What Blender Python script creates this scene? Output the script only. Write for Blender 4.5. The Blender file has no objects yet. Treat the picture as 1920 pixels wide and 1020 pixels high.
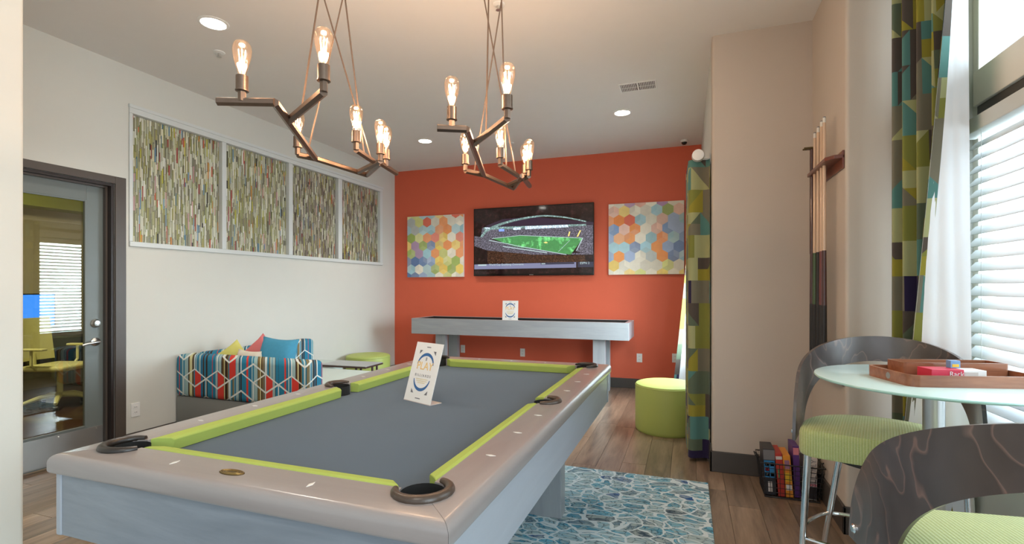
import bpy, bmesh, math, random
from math import pi, sin, cos, radians, sqrt
from mathutils import Vector, Matrix

random.seed(7)
S = bpy.context.scene
C = S.collection

# ------------------------------------------------------------------ camera
CAM_Z = 1.338
cam = bpy.data.cameras.new('camera')
cam_o = bpy.data.objects.new('camera', cam)
C.objects.link(cam_o)
S.camera = cam_o
cam.sensor_fit = 'HORIZONTAL'
cam.sensor_width = 36.0
cam.lens = 930.0 / 1920.0 * 36.0
cam.shift_y = (541 - 510) / 1920.0
cam.clip_start = 0.05
cam_o.location = (0, 0, CAM_Z)
cam_o.rotation_euler = (pi / 2, 0, radians(19.45))

# ------------------------------------------------------------------ sky, exposure
W = bpy.data.worlds.new('sky')
S.world = W
W.use_nodes = True
W.node_tree.nodes['Background'].inputs[0].default_value = (0.82, 0.92, 1.0, 1)
W.node_tree.nodes['Background'].inputs[1].default_value = 0.8
S.view_settings.view_transform = 'Standard'
S.view_settings.look = 'None'
S.view_settings.exposure = 1.1
S.view_settings.gamma = 1.0
S.view_settings.use_curve_mapping = False

def lamp(name, kind, loc, power, color, parent=None, rot=(0, 0, 0), **kw):
    l = bpy.data.lights.new(name, kind)
    l.energy = power
    l.color = color
    for k, v in kw.items():
        setattr(l, k, v)
    o = bpy.data.objects.new(name, l)
    C.objects.link(o)
    o.location = loc
    o.rotation_euler = rot
    if parent:
        o.parent = parent
    return o

# daylight arriving through the bay and far windows
lamp('daylight_bay_window', 'AREA', (1.75, 2.1, 1.5), 56, (0.76, 0.89, 1.0), rot=(0, radians(90), 0),
     shape='RECTANGLE', size=2.4, size_y=1.8)
lamp('daylight_far_window', 'AREA', (0.62, 5.4, 1.4), 160, (0.76, 0.89, 1.0), rot=(0, radians(90), 0),
     shape='RECTANGLE', size=1.5, size_y=1.7)

lamp('added_side_daylight', 'AREA', (1.70, -0.78, 1.75), 68, (0.76, 0.89, 1.0), rot=(0, radians(90), 0),
     shape='RECTANGLE', size=2.2, size_y=2.1)  # unseen lamp added at the camera end to brighten left wall and table side

# ------------------------------------------------------------------ node helpers
class NT:
    def __init__(s, name):
        s.m = bpy.data.materials.new(name)
        s.m.use_nodes = True
        s.t = s.m.node_tree
        s.t.nodes.clear()
        s.out = s.t.nodes.new('ShaderNodeOutputMaterial')
    def n(s, typ, **kw):
        nd = s.t.nodes.new(typ)
        for k, v in kw.items():
            setattr(nd, k, v)
        return nd
    def put(s, sock, v):
        if v is None:
            return
        if isinstance(v, bpy.types.NodeSocket):
            s.t.links.new(v, sock)
        else:
            try:
                sock.default_value = v
            except Exception:
                sock.default_value = tuple(v) + (1,)
    def math(s, op, a, b=None, c=None):
        nd = s.n('ShaderNodeMath', operation=op)
        s.put(nd.inputs[0], a); s.put(nd.inputs[1], b)
        if c is not None: s.put(nd.inputs[2], c)
        return nd.outputs[0]
    def vmath(s, op, a, b=None):
        nd = s.n('ShaderNodeVectorMath', operation=op)
        s.put(nd.inputs[0], a)
        if b is not None: s.put(nd.inputs[1], b)
        return nd.outputs['Value'] if op in ('DOT_PRODUCT', 'LENGTH', 'DISTANCE') else nd.outputs[0]
    def sep(s, v):
        nd = s.n('ShaderNodeSeparateXYZ'); s.put(nd.inputs[0], v); return nd.outputs
    def comb(s, x, y, z=0.0):
        nd = s.n('ShaderNodeCombineXYZ')
        s.put(nd.inputs[0], x); s.put(nd.inputs[1], y); s.put(nd.inputs[2], z)
        return nd.outputs[0]
    def coord(s, which='Object'):
        return s.n('ShaderNodeTexCoord').outputs[which]
    def noise(s, v, scale, detail=4, rough=0.55, dist=0.0):
        nd = s.n('ShaderNodeTexNoise')
        s.put(nd.inputs['Vector'], v); nd.inputs['Scale'].default_value = scale
        nd.inputs['Detail'].default_value = detail; nd.inputs['Roughness'].default_value = rough
        nd.inputs['Distortion'].default_value = dist
        return nd.outputs[0]
    def white(s, v):
        nd = s.n('ShaderNodeTexWhiteNoise', noise_dimensions='3D'); s.put(nd.inputs['Vector'], v)
        return nd.outputs['Value']
    def ramp(s, fac, stops, mode='LINEAR'):
        nd = s.n('ShaderNodeValToRGB'); cr = nd.color_ramp; cr.interpolation = mode
        while len(cr.elements) < len(stops): cr.elements.new(0.5)
        for e, (p, c) in zip(cr.elements, stops):
            e.position = p; e.color = tuple(c) + (1,)
        s.put(nd.inputs[0], fac)
        return nd.outputs[0]
    def mix(s, fac, a, b, blend='MIX'):
        nd = s.n('ShaderNodeMix', data_type='RGBA', blend_type=blend)
        s.put(nd.inputs[0], fac); s.put(nd.inputs[6], a); s.put(nd.inputs[7], b)
        return nd.outputs[2]
    def bump(s, h, strength=0.3, dist=0.01):
        nd = s.n('ShaderNodeBump'); nd.inputs['Strength'].default_value = strength
        nd.inputs['Distance'].default_value = dist; s.put(nd.inputs['Height'], h)
        return nd.outputs[0]
    def bsdf(s, color, rough=0.5, metal=0.0, normal=None, spec=0.5, coat=0.0, emit=None, estr=0.0, sheen=0.0, coat_rough=0.08, coat_ior=1.5):
        nd = s.n('ShaderNodeBsdfPrincipled')
        s.put(nd.inputs['Base Color'], color); s.put(nd.inputs['Roughness'], rough)
        nd.inputs['Metallic'].default_value = metal
        nd.inputs['Specular IOR Level'].default_value = spec
        nd.inputs['Coat Weight'].default_value = coat
        nd.inputs['Coat Roughness'].default_value = coat_rough
        nd.inputs['Coat IOR'].default_value = coat_ior
        nd.inputs['Sheen Weight'].default_value = sheen
        if normal is not None: s.put(nd.inputs['Normal'], normal)
        if emit is not None:
            s.put(nd.inputs['Emission Color'], emit); nd.inputs['Emission Strength'].default_value = estr
        s.t.links.new(nd.outputs[0], s.out.inputs[0])
        return s.m

def c4(c): return (c[0], c[1], c[2], 1)

def srgb(r, g, b):
    f = lambda v: ((v / 255 + 0.055) / 1.055) ** 2.4 if v > 10 else v / 255 / 12.92
    return (f(r), f(g), f(b))

def m_plain(name, col, rough=0.5, metal=0.0, spec=0.5, coat=0.0, var=0.06, vscale=6, bump=0.0, bscale=60, sheen=0.0):
    t = NT(name)
    v = t.coord()
    n = t.noise(v, vscale, 3)
    f = t.math('MULTIPLY_ADD', n, 2 * var, 1 - var)
    colr = t.mix(1.0, c4(col), t.comb(f, f, f), 'MULTIPLY')
    nm = t.bump(t.noise(v, bscale, 3), bump, 0.002) if bump else None
    return t.bsdf(colr, rough, metal, nm, spec, coat, sheen=sheen)

def m_emit(name, col, strength):
    t = NT(name)
    e = t.n('ShaderNodeEmission'); e.inputs[0].default_value = c4(col); e.inputs[1].default_value = strength
    t.t.links.new(e.outputs[0], t.out.inputs[0])
    return t.m

def m_clear(name, tint, base=0.04, gloss=1.0, rough=0.0, glow=0.0):
    t = NT(name)
    fr = t.n('ShaderNodeFresnel')
    bf = t.n('ShaderNodeNewGeometry').outputs['Backfacing']
    t.put(fr.inputs[0], t.math('MULTIPLY_ADD', bf, 1 / 1.5 - 1.5, 1.5))
    fac = t.math('MINIMUM', t.math('MULTIPLY_ADD', fr.outputs[0], gloss, base - 0.04), 1.0)
    tr = t.n('ShaderNodeBsdfTransparent'); tr.inputs[0].default_value = c4(tint)
    gl = t.n('ShaderNodeBsdfGlossy'); gl.inputs['Roughness'].default_value = rough
    mx = t.n('ShaderNodeMixShader')
    t.t.links.new(fac, mx.inputs[0]); t.t.links.new(tr.outputs[0], mx.inputs[1]); t.t.links.new(gl.outputs[0], mx.inputs[2])
    last = mx.outputs[0]
    if glow:   # faint amber translucency added to imitate the bloom of a lit bulb
        tl = t.n('ShaderNodeBsdfTranslucent'); tl.inputs[0].default_value = (1.0, 0.66, 0.42, 1)
        m2 = t.n('ShaderNodeMixShader'); m2.inputs[0].default_value = glow
        t.t.links.new(last, m2.inputs[1]); t.t.links.new(tl.outputs[0], m2.inputs[2]); last = m2.outputs[0]
    t.t.links.new(last, t.out.inputs[0])
    return t.m

def m_wood(name, dark, light, axis='X', scale=1.0, rough=0.4, coat=0.0, contrast=1.0, coatr=0.1, rnd=False):
    t = NT(name)
    v = t.coord()
    if rnd:
        oi = t.n('ShaderNodeObjectInfo')
        off = t.math('MULTIPLY', oi.outputs['Random'], 37.0)
        v = t.vmath('ADD', v, t.comb(off, off, off))
    st = {'X': (0.9, 9, 9), 'Y': (9, 0.9, 9), 'Z': (9, 9, 0.9)}[axis]
    vs = t.vmath('MULTIPLY', v, tuple(k * scale for k in st))
    a = t.noise(vs, 1.0, 6, 0.62, 1.2)
    b = t.noise(vs, 5.0, 3, 0.6)
    f = t.math('MULTIPLY_ADD', a, 0.75, t.math('MULTIPLY', b, 0.25))
    lo, hi = 0.5 - 0.22 / contrast, 0.5 + 0.22 / contrast
    col = t.ramp(f, [(lo, dark), (hi, light)])
    if rnd:
        br = t.math('MULTIPLY_ADD', oi.outputs['Random'], 0.5, 0.75)
        col = t.mix(1.0, col, t.comb(br, br, br), 'MULTIPLY')
    nm = t.bump(f, 0.15, 0.003)
    return t.bsdf(col, rough, 0, nm, 0.5, coat, coat_rough=coatr)

# ------------------------------------------------------------------ mesh helpers
def add_box(bm, lo, hi, rot=None, pivot=None):
    x0, y0, z0 = lo; x1, y1, z1 = hi
    vs = [Vector(p) for p in ((x0, y0, z0), (x1, y0, z0), (x1, y1, z0), (x0, y1, z0),
                              (x0, y0, z1), (x1, y0, z1), (x1, y1, z1), (x0, y1, z1))]
    if rot is not None:
        pv = Vector(pivot) if pivot is not None else (Vector(lo) + Vector(hi)) / 2
        vs = [rot @ (p - pv) + pv for p in vs]
    b = [bm.verts.new(p) for p in vs]
    for f in ((3, 2, 1, 0), (4, 5, 6, 7), (0, 1, 5, 4), (1, 2, 6, 5), (2, 3, 7, 6), (3, 0, 4, 7)):
        bm.faces.new([b[i] for i in f])
    return b

def add_prism(bm, poly, z0, z1):
    """poly: plan points counter-clockwise"""
    a = [bm.verts.new((p[0], p[1], z0)) for p in poly]
    b = [bm.verts.new((p[0], p[1], z1)) for p in poly]
    n = len(poly)
    bm.faces.new(a[::-1]); bm.faces.new(b)
    for i in range(n):
        j = (i + 1) % n
        bm.faces.new((a[i], a[j], b[j], b[i]))
    return a, b

def frame_of(d):
    d = d.normalized()
    up = Vector((0, 0, 1)) if abs(d.z) < 0.95 else Vector((1, 0, 0))
    x = d.cross(up).normalized(); y = x.cross(d).normalized()
    return x, y

def add_tube(bm, pts, r, n=8, caps=True, closed=False, spin=0.0, ry=None):
    pts = [Vector(p) for p in pts]
    rings = []
    m = len(pts)
    px = None
    for i, p in enumerate(pts):
        if closed:
            d = pts[(i + 1) % m] - pts[i - 1]
        else:
            d = pts[min(i + 1, m - 1)] - pts[max(i - 1, 0)]
        x, y = frame_of(d)
        if px is not None:
            q = px - d.normalized() * px.dot(d.normalized())
            if q.length > 1e-5:
                x = q.normalized(); y = x.cross(d.normalized()).normalized()
        px = x
        rr = r[i] if isinstance(r, (list, tuple)) else r
        k = 1.0
        if 0 < i < m - 1 and not closed:
            a = (pts[i] - pts[i - 1]).normalized().dot((pts[i + 1] - pts[i]).normalized())
            k = min(1.0 / max(sqrt((1 + a) / 2), 0.5), 1.6)
            k = 1.0 + (k - 1.0) * 0.6
        rings.append([bm.verts.new(p + x * (rr * k * cos(2 * pi * (j + spin) / n)) + y * ((ry or rr) * sin(2 * pi * (j + spin) / n))) for j in range(n)])
    for i in range(m if closed else m - 1):
        a, b = rings[i], rings[(i + 1) % m]
        for j in range(n):
            k = (j + 1) % n
            bm.faces.new((a[j], a[k], b[k], b[j]))
    if caps and not closed:
        bm.faces.new(rings[0][::-1]); bm.faces.new(rings[-1])

def add_lathe(bm, prof, n=24, center=(0, 0, 0), cap0=True, cap1=True):
    cx, cy, cz = center
    rings = [[bm.verts.new((cx + r * cos(2 * pi * j / n), cy + r * sin(2 * pi * j / n), cz + z)) for j in range(n)] for r, z in prof]
    for a, b in zip(rings, rings[1:]):
        for j in range(n):
            k = (j + 1) % n
            bm.faces.new((a[j], a[k], b[k], b[j]))
    if cap0: bm.faces.new(rings[0][::-1])
    if cap1: bm.faces.new(rings[-1])

def link(name, me, mat, parent=None):
    o = bpy.data.objects.new(name, me)
    C.objects.link(o)
    if mat is not None and not me.materials:
        me.materials.append(mat)
    if parent is not None:
        o.parent = parent
    return o

def obj(name, bm, mat, parent=None, bevel=0.0, seg=2, smooth=False, loc=None, rot=None):
    if bevel > 0:
        bmesh.ops.recalc_face_normals(bm, faces=bm.faces[:]); bm.normal_update()
        es = [e for e in bm.edges if len(e.link_faces) == 2 and e.calc_face_angle(0) > 0.5]
        bmesh.ops.bevel(bm, geom=es, offset=bevel, segments=seg, affect='EDGES', profile=0.5, clamp_overlap=True)
    bmesh.ops.recalc_face_normals(bm, faces=bm.faces[:])
    me = bpy.data.meshes.new(name)
    bm.to_mesh(me); bm.free()
    if smooth:
        for p in me.polygons: p.use_smooth = True
        try:
            me.set_sharp_from_angle(angle=radians(40))
        except Exception:
            pass
    o = link(name, me, mat, parent)
    if loc is not None: o.location = loc
    if rot is not None: o.rotation_euler = rot
    return o

def box(name, lo, hi, mat, parent=None, bevel=0.0, seg=2, **k):
    bm = bmesh.new(); add_box(bm, lo, hi)
    return obj(name, bm, mat, parent, bevel, seg, **k)

def boxes(name, L, mat, parent=None, bevel=0.0):
    bm = bmesh.new()
    for lo, hi in L: add_box(bm, lo, hi)
    return obj(name, bm, mat, parent, bevel)

def tag(o, label, cat, group=None, kind=None):
    o['label'] = label
    if cat: o['category'] = cat
    if group: o['group'] = group
    if kind: o['kind'] = kind
    return o

def thing(name, label, cat, loc=(0, 0, 0), rz=0.0, group=None, kind=None):
    o = bpy.data.objects.new(name, None)
    o.empty_display_size = 0.1
    C.objects.link(o)
    o.location = loc; o.rotation_euler = (0, 0, rz)
    return tag(o, label, cat, group, kind)

def struct(o, label, cat):
    return tag(o, label, cat, None, 'structure')

def dup(root, loc=None, rz=None, label=None):
    def cp(o, parent):
        c = o.copy(); C.objects.link(c)
        if parent is not None:
            c.parent = parent
            c.matrix_parent_inverse = o.matrix_parent_inverse.copy()
        for ch in list(o.children): cp(ch, c)
        return c
    r = cp(root, None)
    if loc is not None: r.location = loc
    if rz is not None: r.rotation_euler = (0, 0, rz)
    if label: r['label'] = label
    return r

def text(name, s, size, mat, parent, loc, rot, align='CENTER', ext=0.0003):
    cu = bpy.data.curves.new(name, 'FONT')
    cu.body = s; cu.size = size; cu.align_x = align; cu.align_y = 'CENTER'; cu.extrude = ext
    t = bpy.data.objects.new(name, cu); C.objects.link(t)
    dg = bpy.context.evaluated_depsgraph_get()
    me = bpy.data.meshes.new_from_object(t.evaluated_get(dg))
    bpy.data.objects.remove(t); bpy.data.curves.remove(cu)
    me.materials.clear()
    o = link(name, me, mat, parent)
    o.location = loc; o.rotation_euler = rot
    return o

def color_mesh(name, verts, faces, cols, mat, parent=None):
    me = bpy.data.meshes.new(name)
    me.from_pydata(verts, [], faces)
    at = me.color_attributes.new('Col', 'FLOAT_COLOR', 'CORNER')
    i = 0
    for p, c in zip(me.polygons, cols):
        for _ in p.vertices:
            at.data[i].color = (c[0], c[1], c[2], 1); i += 1
    return link(name, me, mat, parent)

# ------------------------------------------------------------------ materials
M = {}
M['wall'] = m_plain('wall_paint', (0.60, 0.60, 0.55), 0.75, var=0.02, bump=0.12, bscale=140)
M['pier'] = m_plain('wall_paint_warm_shade', (0.50, 0.435, 0.37), 0.75, var=0.02, bump=0.12, bscale=140)  # the wall's paint with warm, dim bulb light put into its colour
M['ceil'] = m_plain('ceiling_paint', (0.72, 0.70, 0.67), 0.85, var=0.02)
M['red'] = m_plain('red_wall_paint', (0.63, 0.112, 0.052), 0.6, var=0.03, bump=0.1, bscale=140)
M['base'] = m_plain('baseboard_bronze', (0.060, 0.052, 0.046), 0.45)
M['white'] = m_plain('white_plastic', (0.74, 0.74, 0.72), 0.4, var=0.02)
M['trimwhite'] = m_plain('painted_trim', (0.60, 0.63, 0.62), 0.4, var=0.02)
M['floor'] = m_wood('floor_plank_wood', (0.088, 0.056, 0.036), (0.31, 0.215, 0.145), 'Y', 1.3, 0.32, 0.35, 1.15, 0.22, rnd=True)
M['subfloor'] = m_wood('subfloor_wood', (0.10, 0.066, 0.046), (0.22, 0.15, 0.105), 'Y', 1.0, 0.35)
M['darkfloor'] = m_wood('office_floor_wood', (0.030, 0.013, 0.007), (0.075, 0.034, 0.018), 'Y', 1.0, 0.15)
M['rail'] = m_wood('pool_rail_wood', (0.225, 0.197, 0.19), (0.305, 0.272, 0.262), 'Y', 0.8, 0.3, 0.5, 0.8, 0.2)
M['railx'] = m_wood('pool_end_rail_wood', (0.225, 0.197, 0.19), (0.305, 0.272, 0.262), 'X', 0.8, 0.3, 0.5, 0.8, 0.2)
M['apron'] = m_wood('pool_apron_wood_shaded', (0.155, 0.180, 0.210), (0.255, 0.285, 0.325), 'X', 1.2, 0.35, 0.3, 1.0, 0.25)  # end aprons: colour darkened for their shaded side
M['apron_lit'] = m_wood('pool_side_apron_wood_lit', (0.30, 0.325, 0.365), (0.38, 0.405, 0.45), 'Y', 1.2, 0.4, 0.35, 0.7, 0.35)  # same wood, lighter and bluer: window light put into the colour
M['graywood'] = m_wood('shuffleboard_wood', (0.25, 0.265, 0.28), (0.36, 0.375, 0.39), 'X', 1.2, 0.35, 0.3, 0.8)
M['graywoodz'] = m_wood('leg_wood', (0.25, 0.265, 0.28), (0.36, 0.375, 0.39), 'Z', 1.2, 0.35, 0.2, 0.8)
M['felt'] = m_plain('grey_felt', (0.066, 0.094, 0.128), 0.95, var=0.10, vscale=2.5, bump=0.2, bscale=500, sheen=0.15, spec=0.15)
M['limefelt'] = m_plain('lime_felt', (0.34, 0.425, 0.100), 0.9, var=0.05, bump=0.2, bscale=500, spec=0.15)
M['limevinyl'] = m_plain('lime_vinyl', (0.37, 0.44, 0.11), 0.5, var=0.05, vscale=4, bump=0.08, bscale=200)
M['leather'] = m_plain('black_leather', (0.020, 0.015, 0.012), 0.35, var=0.2, bump=0.2, bscale=120)
M['brownleather'] = m_plain('brown_leather', (0.060, 0.038, 0.026), 0.35, var=0.25, bump=0.2, bscale=120)
M['hole'] = m_plain('pocket_lining', (0.008, 0.007, 0.006), 0.8)
M['pearl'] = m_plain('pearl_inlay', (0.75, 0.74, 0.70), 0.2)
M['brass'] = m_plain('aged_brass', (0.30, 0.20, 0.07), 0.35, metal=0.9, var=0.3, vscale=90)
M['brassdark'] = m_plain('dark_brass', (0.10, 0.065, 0.02), 0.5, metal=0.6)
M['black'] = m_plain('matt_black', (0.012, 0.011, 0.010), 0.5)
M['glossblack'] = m_plain('gloss_black', (0.006, 0.004, 0.004), 0.08)
M['bronze'] = m_plain('brushed_bronze', (0.185, 0.130, 0.098), 0.38, metal=0.9, var=0.15, vscale=40)
M['cable'] = m_plain('cable_bronze', (0.20, 0.13, 0.09), 0.5, metal=0.4)
M['chrome'] = m_plain('chrome', (0.75, 0.78, 0.80), 0.12, metal=1.0, var=0.02)
M['steel'] = m_plain('brushed_steel', (0.62, 0.62, 0.60), 0.3, metal=1.0, var=0.05)
M['bulb'] = m_clear('bulb_glass', (1.0, 0.90, 0.80), 0.07, 1.0, glow=0.005)
M['filament'] = m_emit('glowing_filament', (1.0, 0.62, 0.30), 22.0)
M['pane'] = m_clear('window_glass', (0.97, 0.99, 0.98), 0.04, 1.0)
M['doorpane'] = m_clear('door_glass', (0.86, 0.88, 0.80), 0.06, 1.6)
M['ledlens'] = m_emit('downlight_lens', (1.0, 0.96, 0.86), 14.0)
M['doorpaint'] = m_plain('door_paint', (0.15, 0.172, 0.165), 0.4, var=0.03)
M['doorframe'] = m_plain('door_frame_paint', (0.075, 0.060, 0.050), 0.4, var=0.06)
M['jamb'] = m_plain('dark_jamb_paint', (0.020, 0.012, 0.010), 0.45)
M['kick'] = m_plain('kick_plate_metal', (0.34, 0.34, 0.33), 0.38, metal=0.7)
M['slat'] = m_plain('blind_slat_white', (0.68, 0.70, 0.72), 0.4, var=0.01)
M['cream'] = m_plain('cream_frame_paint', (0.74, 0.70, 0.62), 0.5, var=0.02)
M['lining'] = m_plain('curtain_lining', (0.78, 0.80, 0.83), 0.85, var=0.03, vscale=3)
M['walnut'] = m_wood('tray_walnut', (0.16, 0.050, 0.022), (0.40, 0.16, 0.08), 'X', 1.6, 0.3, 0.4)
M['cherry'] = m_wood('rack_mahogany', (0.085, 0.018, 0.010), (0.19, 0.045, 0.022), 'Y', 1.6, 0.3, 0.3)
M['maple'] = m_plain('cue_maple', (0.62, 0.43, 0.29), 0.3, coat=0.4)
M['cuedark'] = m_plain('cue_dark_wood', (0.060, 0.016, 0.012), 0.3, coat=0.4)
M['cuegreen'] = m_plain('cue_green_forearm', (0.045, 0.085, 0.020), 0.3, coat=0.4)
M['cuered'] = m_plain('cue_red_forearm', (0.15, 0.030, 0.025), 0.3, coat=0.4)
M['cueblack'] = m_plain('cue_black_wrap', (0.016, 0.013, 0.012), 0.45)
M['ferrule'] = m_plain('cue_ferrule', (0.70, 0.68, 0.62), 0.4)
M['frost'] = m_plain('frosted_glass_top', (0.58, 0.74, 0.70), 0.22, var=0.01, coat=0.4)
M['frostedge'] = m_plain('glass_edge', (0.38, 0.62, 0.56), 0.15, var=0.02, coat=0.5)
M['seatteal'] = m_plain('pale_teal_vinyl', (0.50, 0.58, 0.54), 0.55, var=0.03)
M['sofabase'] = m_plain('sofa_grey_base', (0.20, 0.205, 0.195), 0.6, var=0.04)
M['pblue'] = m_plain('pillow_blue', (0.055, 0.27, 0.42), 0.9, var=0.10, vscale=40, bump=0.3, bscale=250)
M['ppink'] = m_plain('pillow_coral', (0.66, 0.18, 0.19), 0.9, var=0.06, bump=0.3, bscale=250)
M['pyellow'] = m_plain('pillow_yellow', (0.62, 0.60, 0.17), 0.9, var=0.06, bump=0.3, bscale=250)
M['pcream'] = m_plain('pillow_cream', (0.66, 0.60, 0.50), 0.9, var=0.12, vscale=12, bump=0.3, bscale=250)
M['laminate'] = m_plain('grey_laminate', (0.33, 0.35, 0.36), 0.3)
M['darkedge'] = m_plain('dark_table_edge', (0.060, 0.030, 0.024), 0.4)
M['card'] = m_plain('white_card', (0.78, 0.77, 0.75), 0.35, var=0.01)
M['acrylic'] = m_plain('acrylic_foot', (0.66, 0.56, 0.52), 0.1)
M['navy'] = m_plain('print_blue', (0.035, 0.13, 0.33), 0.4)
M['gold'] = m_plain('print_gold', (0.80, 0.52, 0.16), 0.4)
M['ink'] = m_plain('print_grey_ink', (0.16, 0.16, 0.18), 0.5)
M['palegold'] = m_plain('print_pale_gold', (0.72, 0.62, 0.40), 0.5)
M['olive'] = m_plain('office_lime_paint', (0.30, 0.33, 0.035), 0.7)
M['officewall'] = m_plain('office_wall_paint', (0.42, 0.36, 0.22), 0.8)
M['chairlime'] = m_plain('chair_pale_lime', (0.56, 0.52, 0.20), 0.5)
M['deskdark'] = m_plain('dark_desk', (0.028, 0.016, 0.012), 0.35)
M['bluescreen'] = m_emit('monitor_blue', (0.05, 0.25, 0.95), 0.9)
M['wire'] = m_plain('basket_wire', (0.020, 0.018, 0.018), 0.45, metal=0.3)
M['stone'] = m_plain('exterior_stucco', (0.60, 0.55, 0.46), 0.9)
M['ground'] = m_plain('exterior_paving', (0.42, 0.41, 0.38), 0.9)
for nm, col in (('bgrey', (0.16, 0.15, 0.15)), ('bblue', (0.03, 0.20, 0.42)), ('bred', (0.42, 0.035, 0.022)), ('borange', (0.72, 0.27, 0.025)),
                ('bpurple', (0.085, 0.025, 0.17)), ('bwhite', (0.58, 0.53, 0.49)), ('bdark', (0.022, 0.020, 0.024)), ('bpink', (0.62, 0.20, 0.24)),
                ('bcrimson', (0.60, 0.030, 0.070)), ('byellow', (0.75, 0.48, 0.03)), ('bgreen', (0.10, 0.24, 0.08)), ('bviolet', (0.33, 0.16, 0.26)),
                ('bsky', (0.16, 0.30, 0.52))):
    M[nm] = m_plain('card_' + nm[1:], col, 0.4, var=0.05)

# vertex-colour materials
def m_vcol(name, rough=0.6, spec=0.4, wash=0.0, bump=0.0):
    t = NT(name)
    a = t.n('ShaderNodeVertexColor', layer_name='Col').outputs[0]
    if wash:
        n = t.noise(t.coord(), 9, 5, 0.65)
        f = t.math('MULTIPLY_ADD', n, 2 * wash, 1 - wash)
        a = t.mix(1.0, a, t.comb(f, f, f), 'MULTIPLY')
    return t.bsdf(a, rough, 0, None, spec)
M['mosaic'] = m_vcol('strip_mosaic', 0.4, 0.5, 0.15)
M['watercolor'] = m_vcol('watercolour_print', 0.7, 0.3, 0.16)

# TV picture: emissive, coloured per face, speckled like a crowd where wanted
def m_screen(name, col, strength=1.0, speckle=0.0, scale=90):
    t = NT(name)
    colr = c4(col)
    if speckle:
        v = t.noise(t.coord(), scale, 3, 0.8)
        f = t.ramp(v, [(0.35, (1 - speckle,) * 3), (0.52, (0.7,) * 3), (0.68, (2.6,) * 3)])
        colr = t.mix(1.0, colr, f, 'MULTIPLY')
    return t.bsdf((0.004, 0.003, 0.003, 1), 0.06, emit=colr, estr=strength)

# geometric curtain print: cells split by diagonals, in cloth coordinates (UV, metres)
def m_curtain():
    t = NT('curtain_print')
    uv = t.coord('UV')
    s = t.sep(uv)
    pal = [(0.0, srgb(140, 132, 50)), (0.16, srgb(88, 100, 82)), (0.31, srgb(80, 72, 66)), (0.44, srgb(156, 158, 114)), (0.56, srgb(42, 34, 66)),
           (0.64, srgb(82, 124, 118)), (0.75, srgb(122, 124, 60)), (0.89, srgb(112, 108, 92))]
    gy = t.math('DIVIDE', s[1], 0.175)
    j = t.math('FLOOR', gy)
    fy = t.math('FRACT', gy)
    sh = t.math('MULTIPLY', t.white(t.comb(j, 3.3, 1.7)), 1.0)
    gx = t.math('ADD', t.math('DIVIDE', s[0], 0.150), sh)
    i = t.math('FLOOR', gx)
    fx = t.math('FRACT', gx)
    kind = t.white(t.comb(i, j, 9.1))
    flip = t.math('GREATER_THAN', kind, 0.5)
    # straight or mirrored diagonal across the cell
    fxx = t.math('ABSOLUTE', t.math('SUBTRACT', fx, flip))
    d1 = t.math('GREATER_THAN', fy, fxx)
    hasd = t.math('GREATER_THAN', t.white(t.comb(i, j, 4.4)), 0.38)
    side = t.math('MULTIPLY', d1, hasd)
    half = t.math('MULTIPLY', t.math('GREATER_THAN', t.white(t.comb(i, j, 7.7)), 0.72), t.math('GREATER_THAN', fy, 0.5))
    f = t.white(t.comb(i, j, t.math('ADD', t.math('MULTIPLY', side, 5.0), t.math('MULTIPLY', half, 11.0))))
    col = t.ramp(f, pal, 'CONSTANT')
    weave = t.noise(t.vmath('MULTIPLY', uv, (400, 400, 400)), 1.0, 2)
    return t.bsdf(col, 0.85, 0, t.bump(weave, 0.15, 0.001), 0.2, sheen=0.1)
M['curtain'] = m_curtain()

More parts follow.
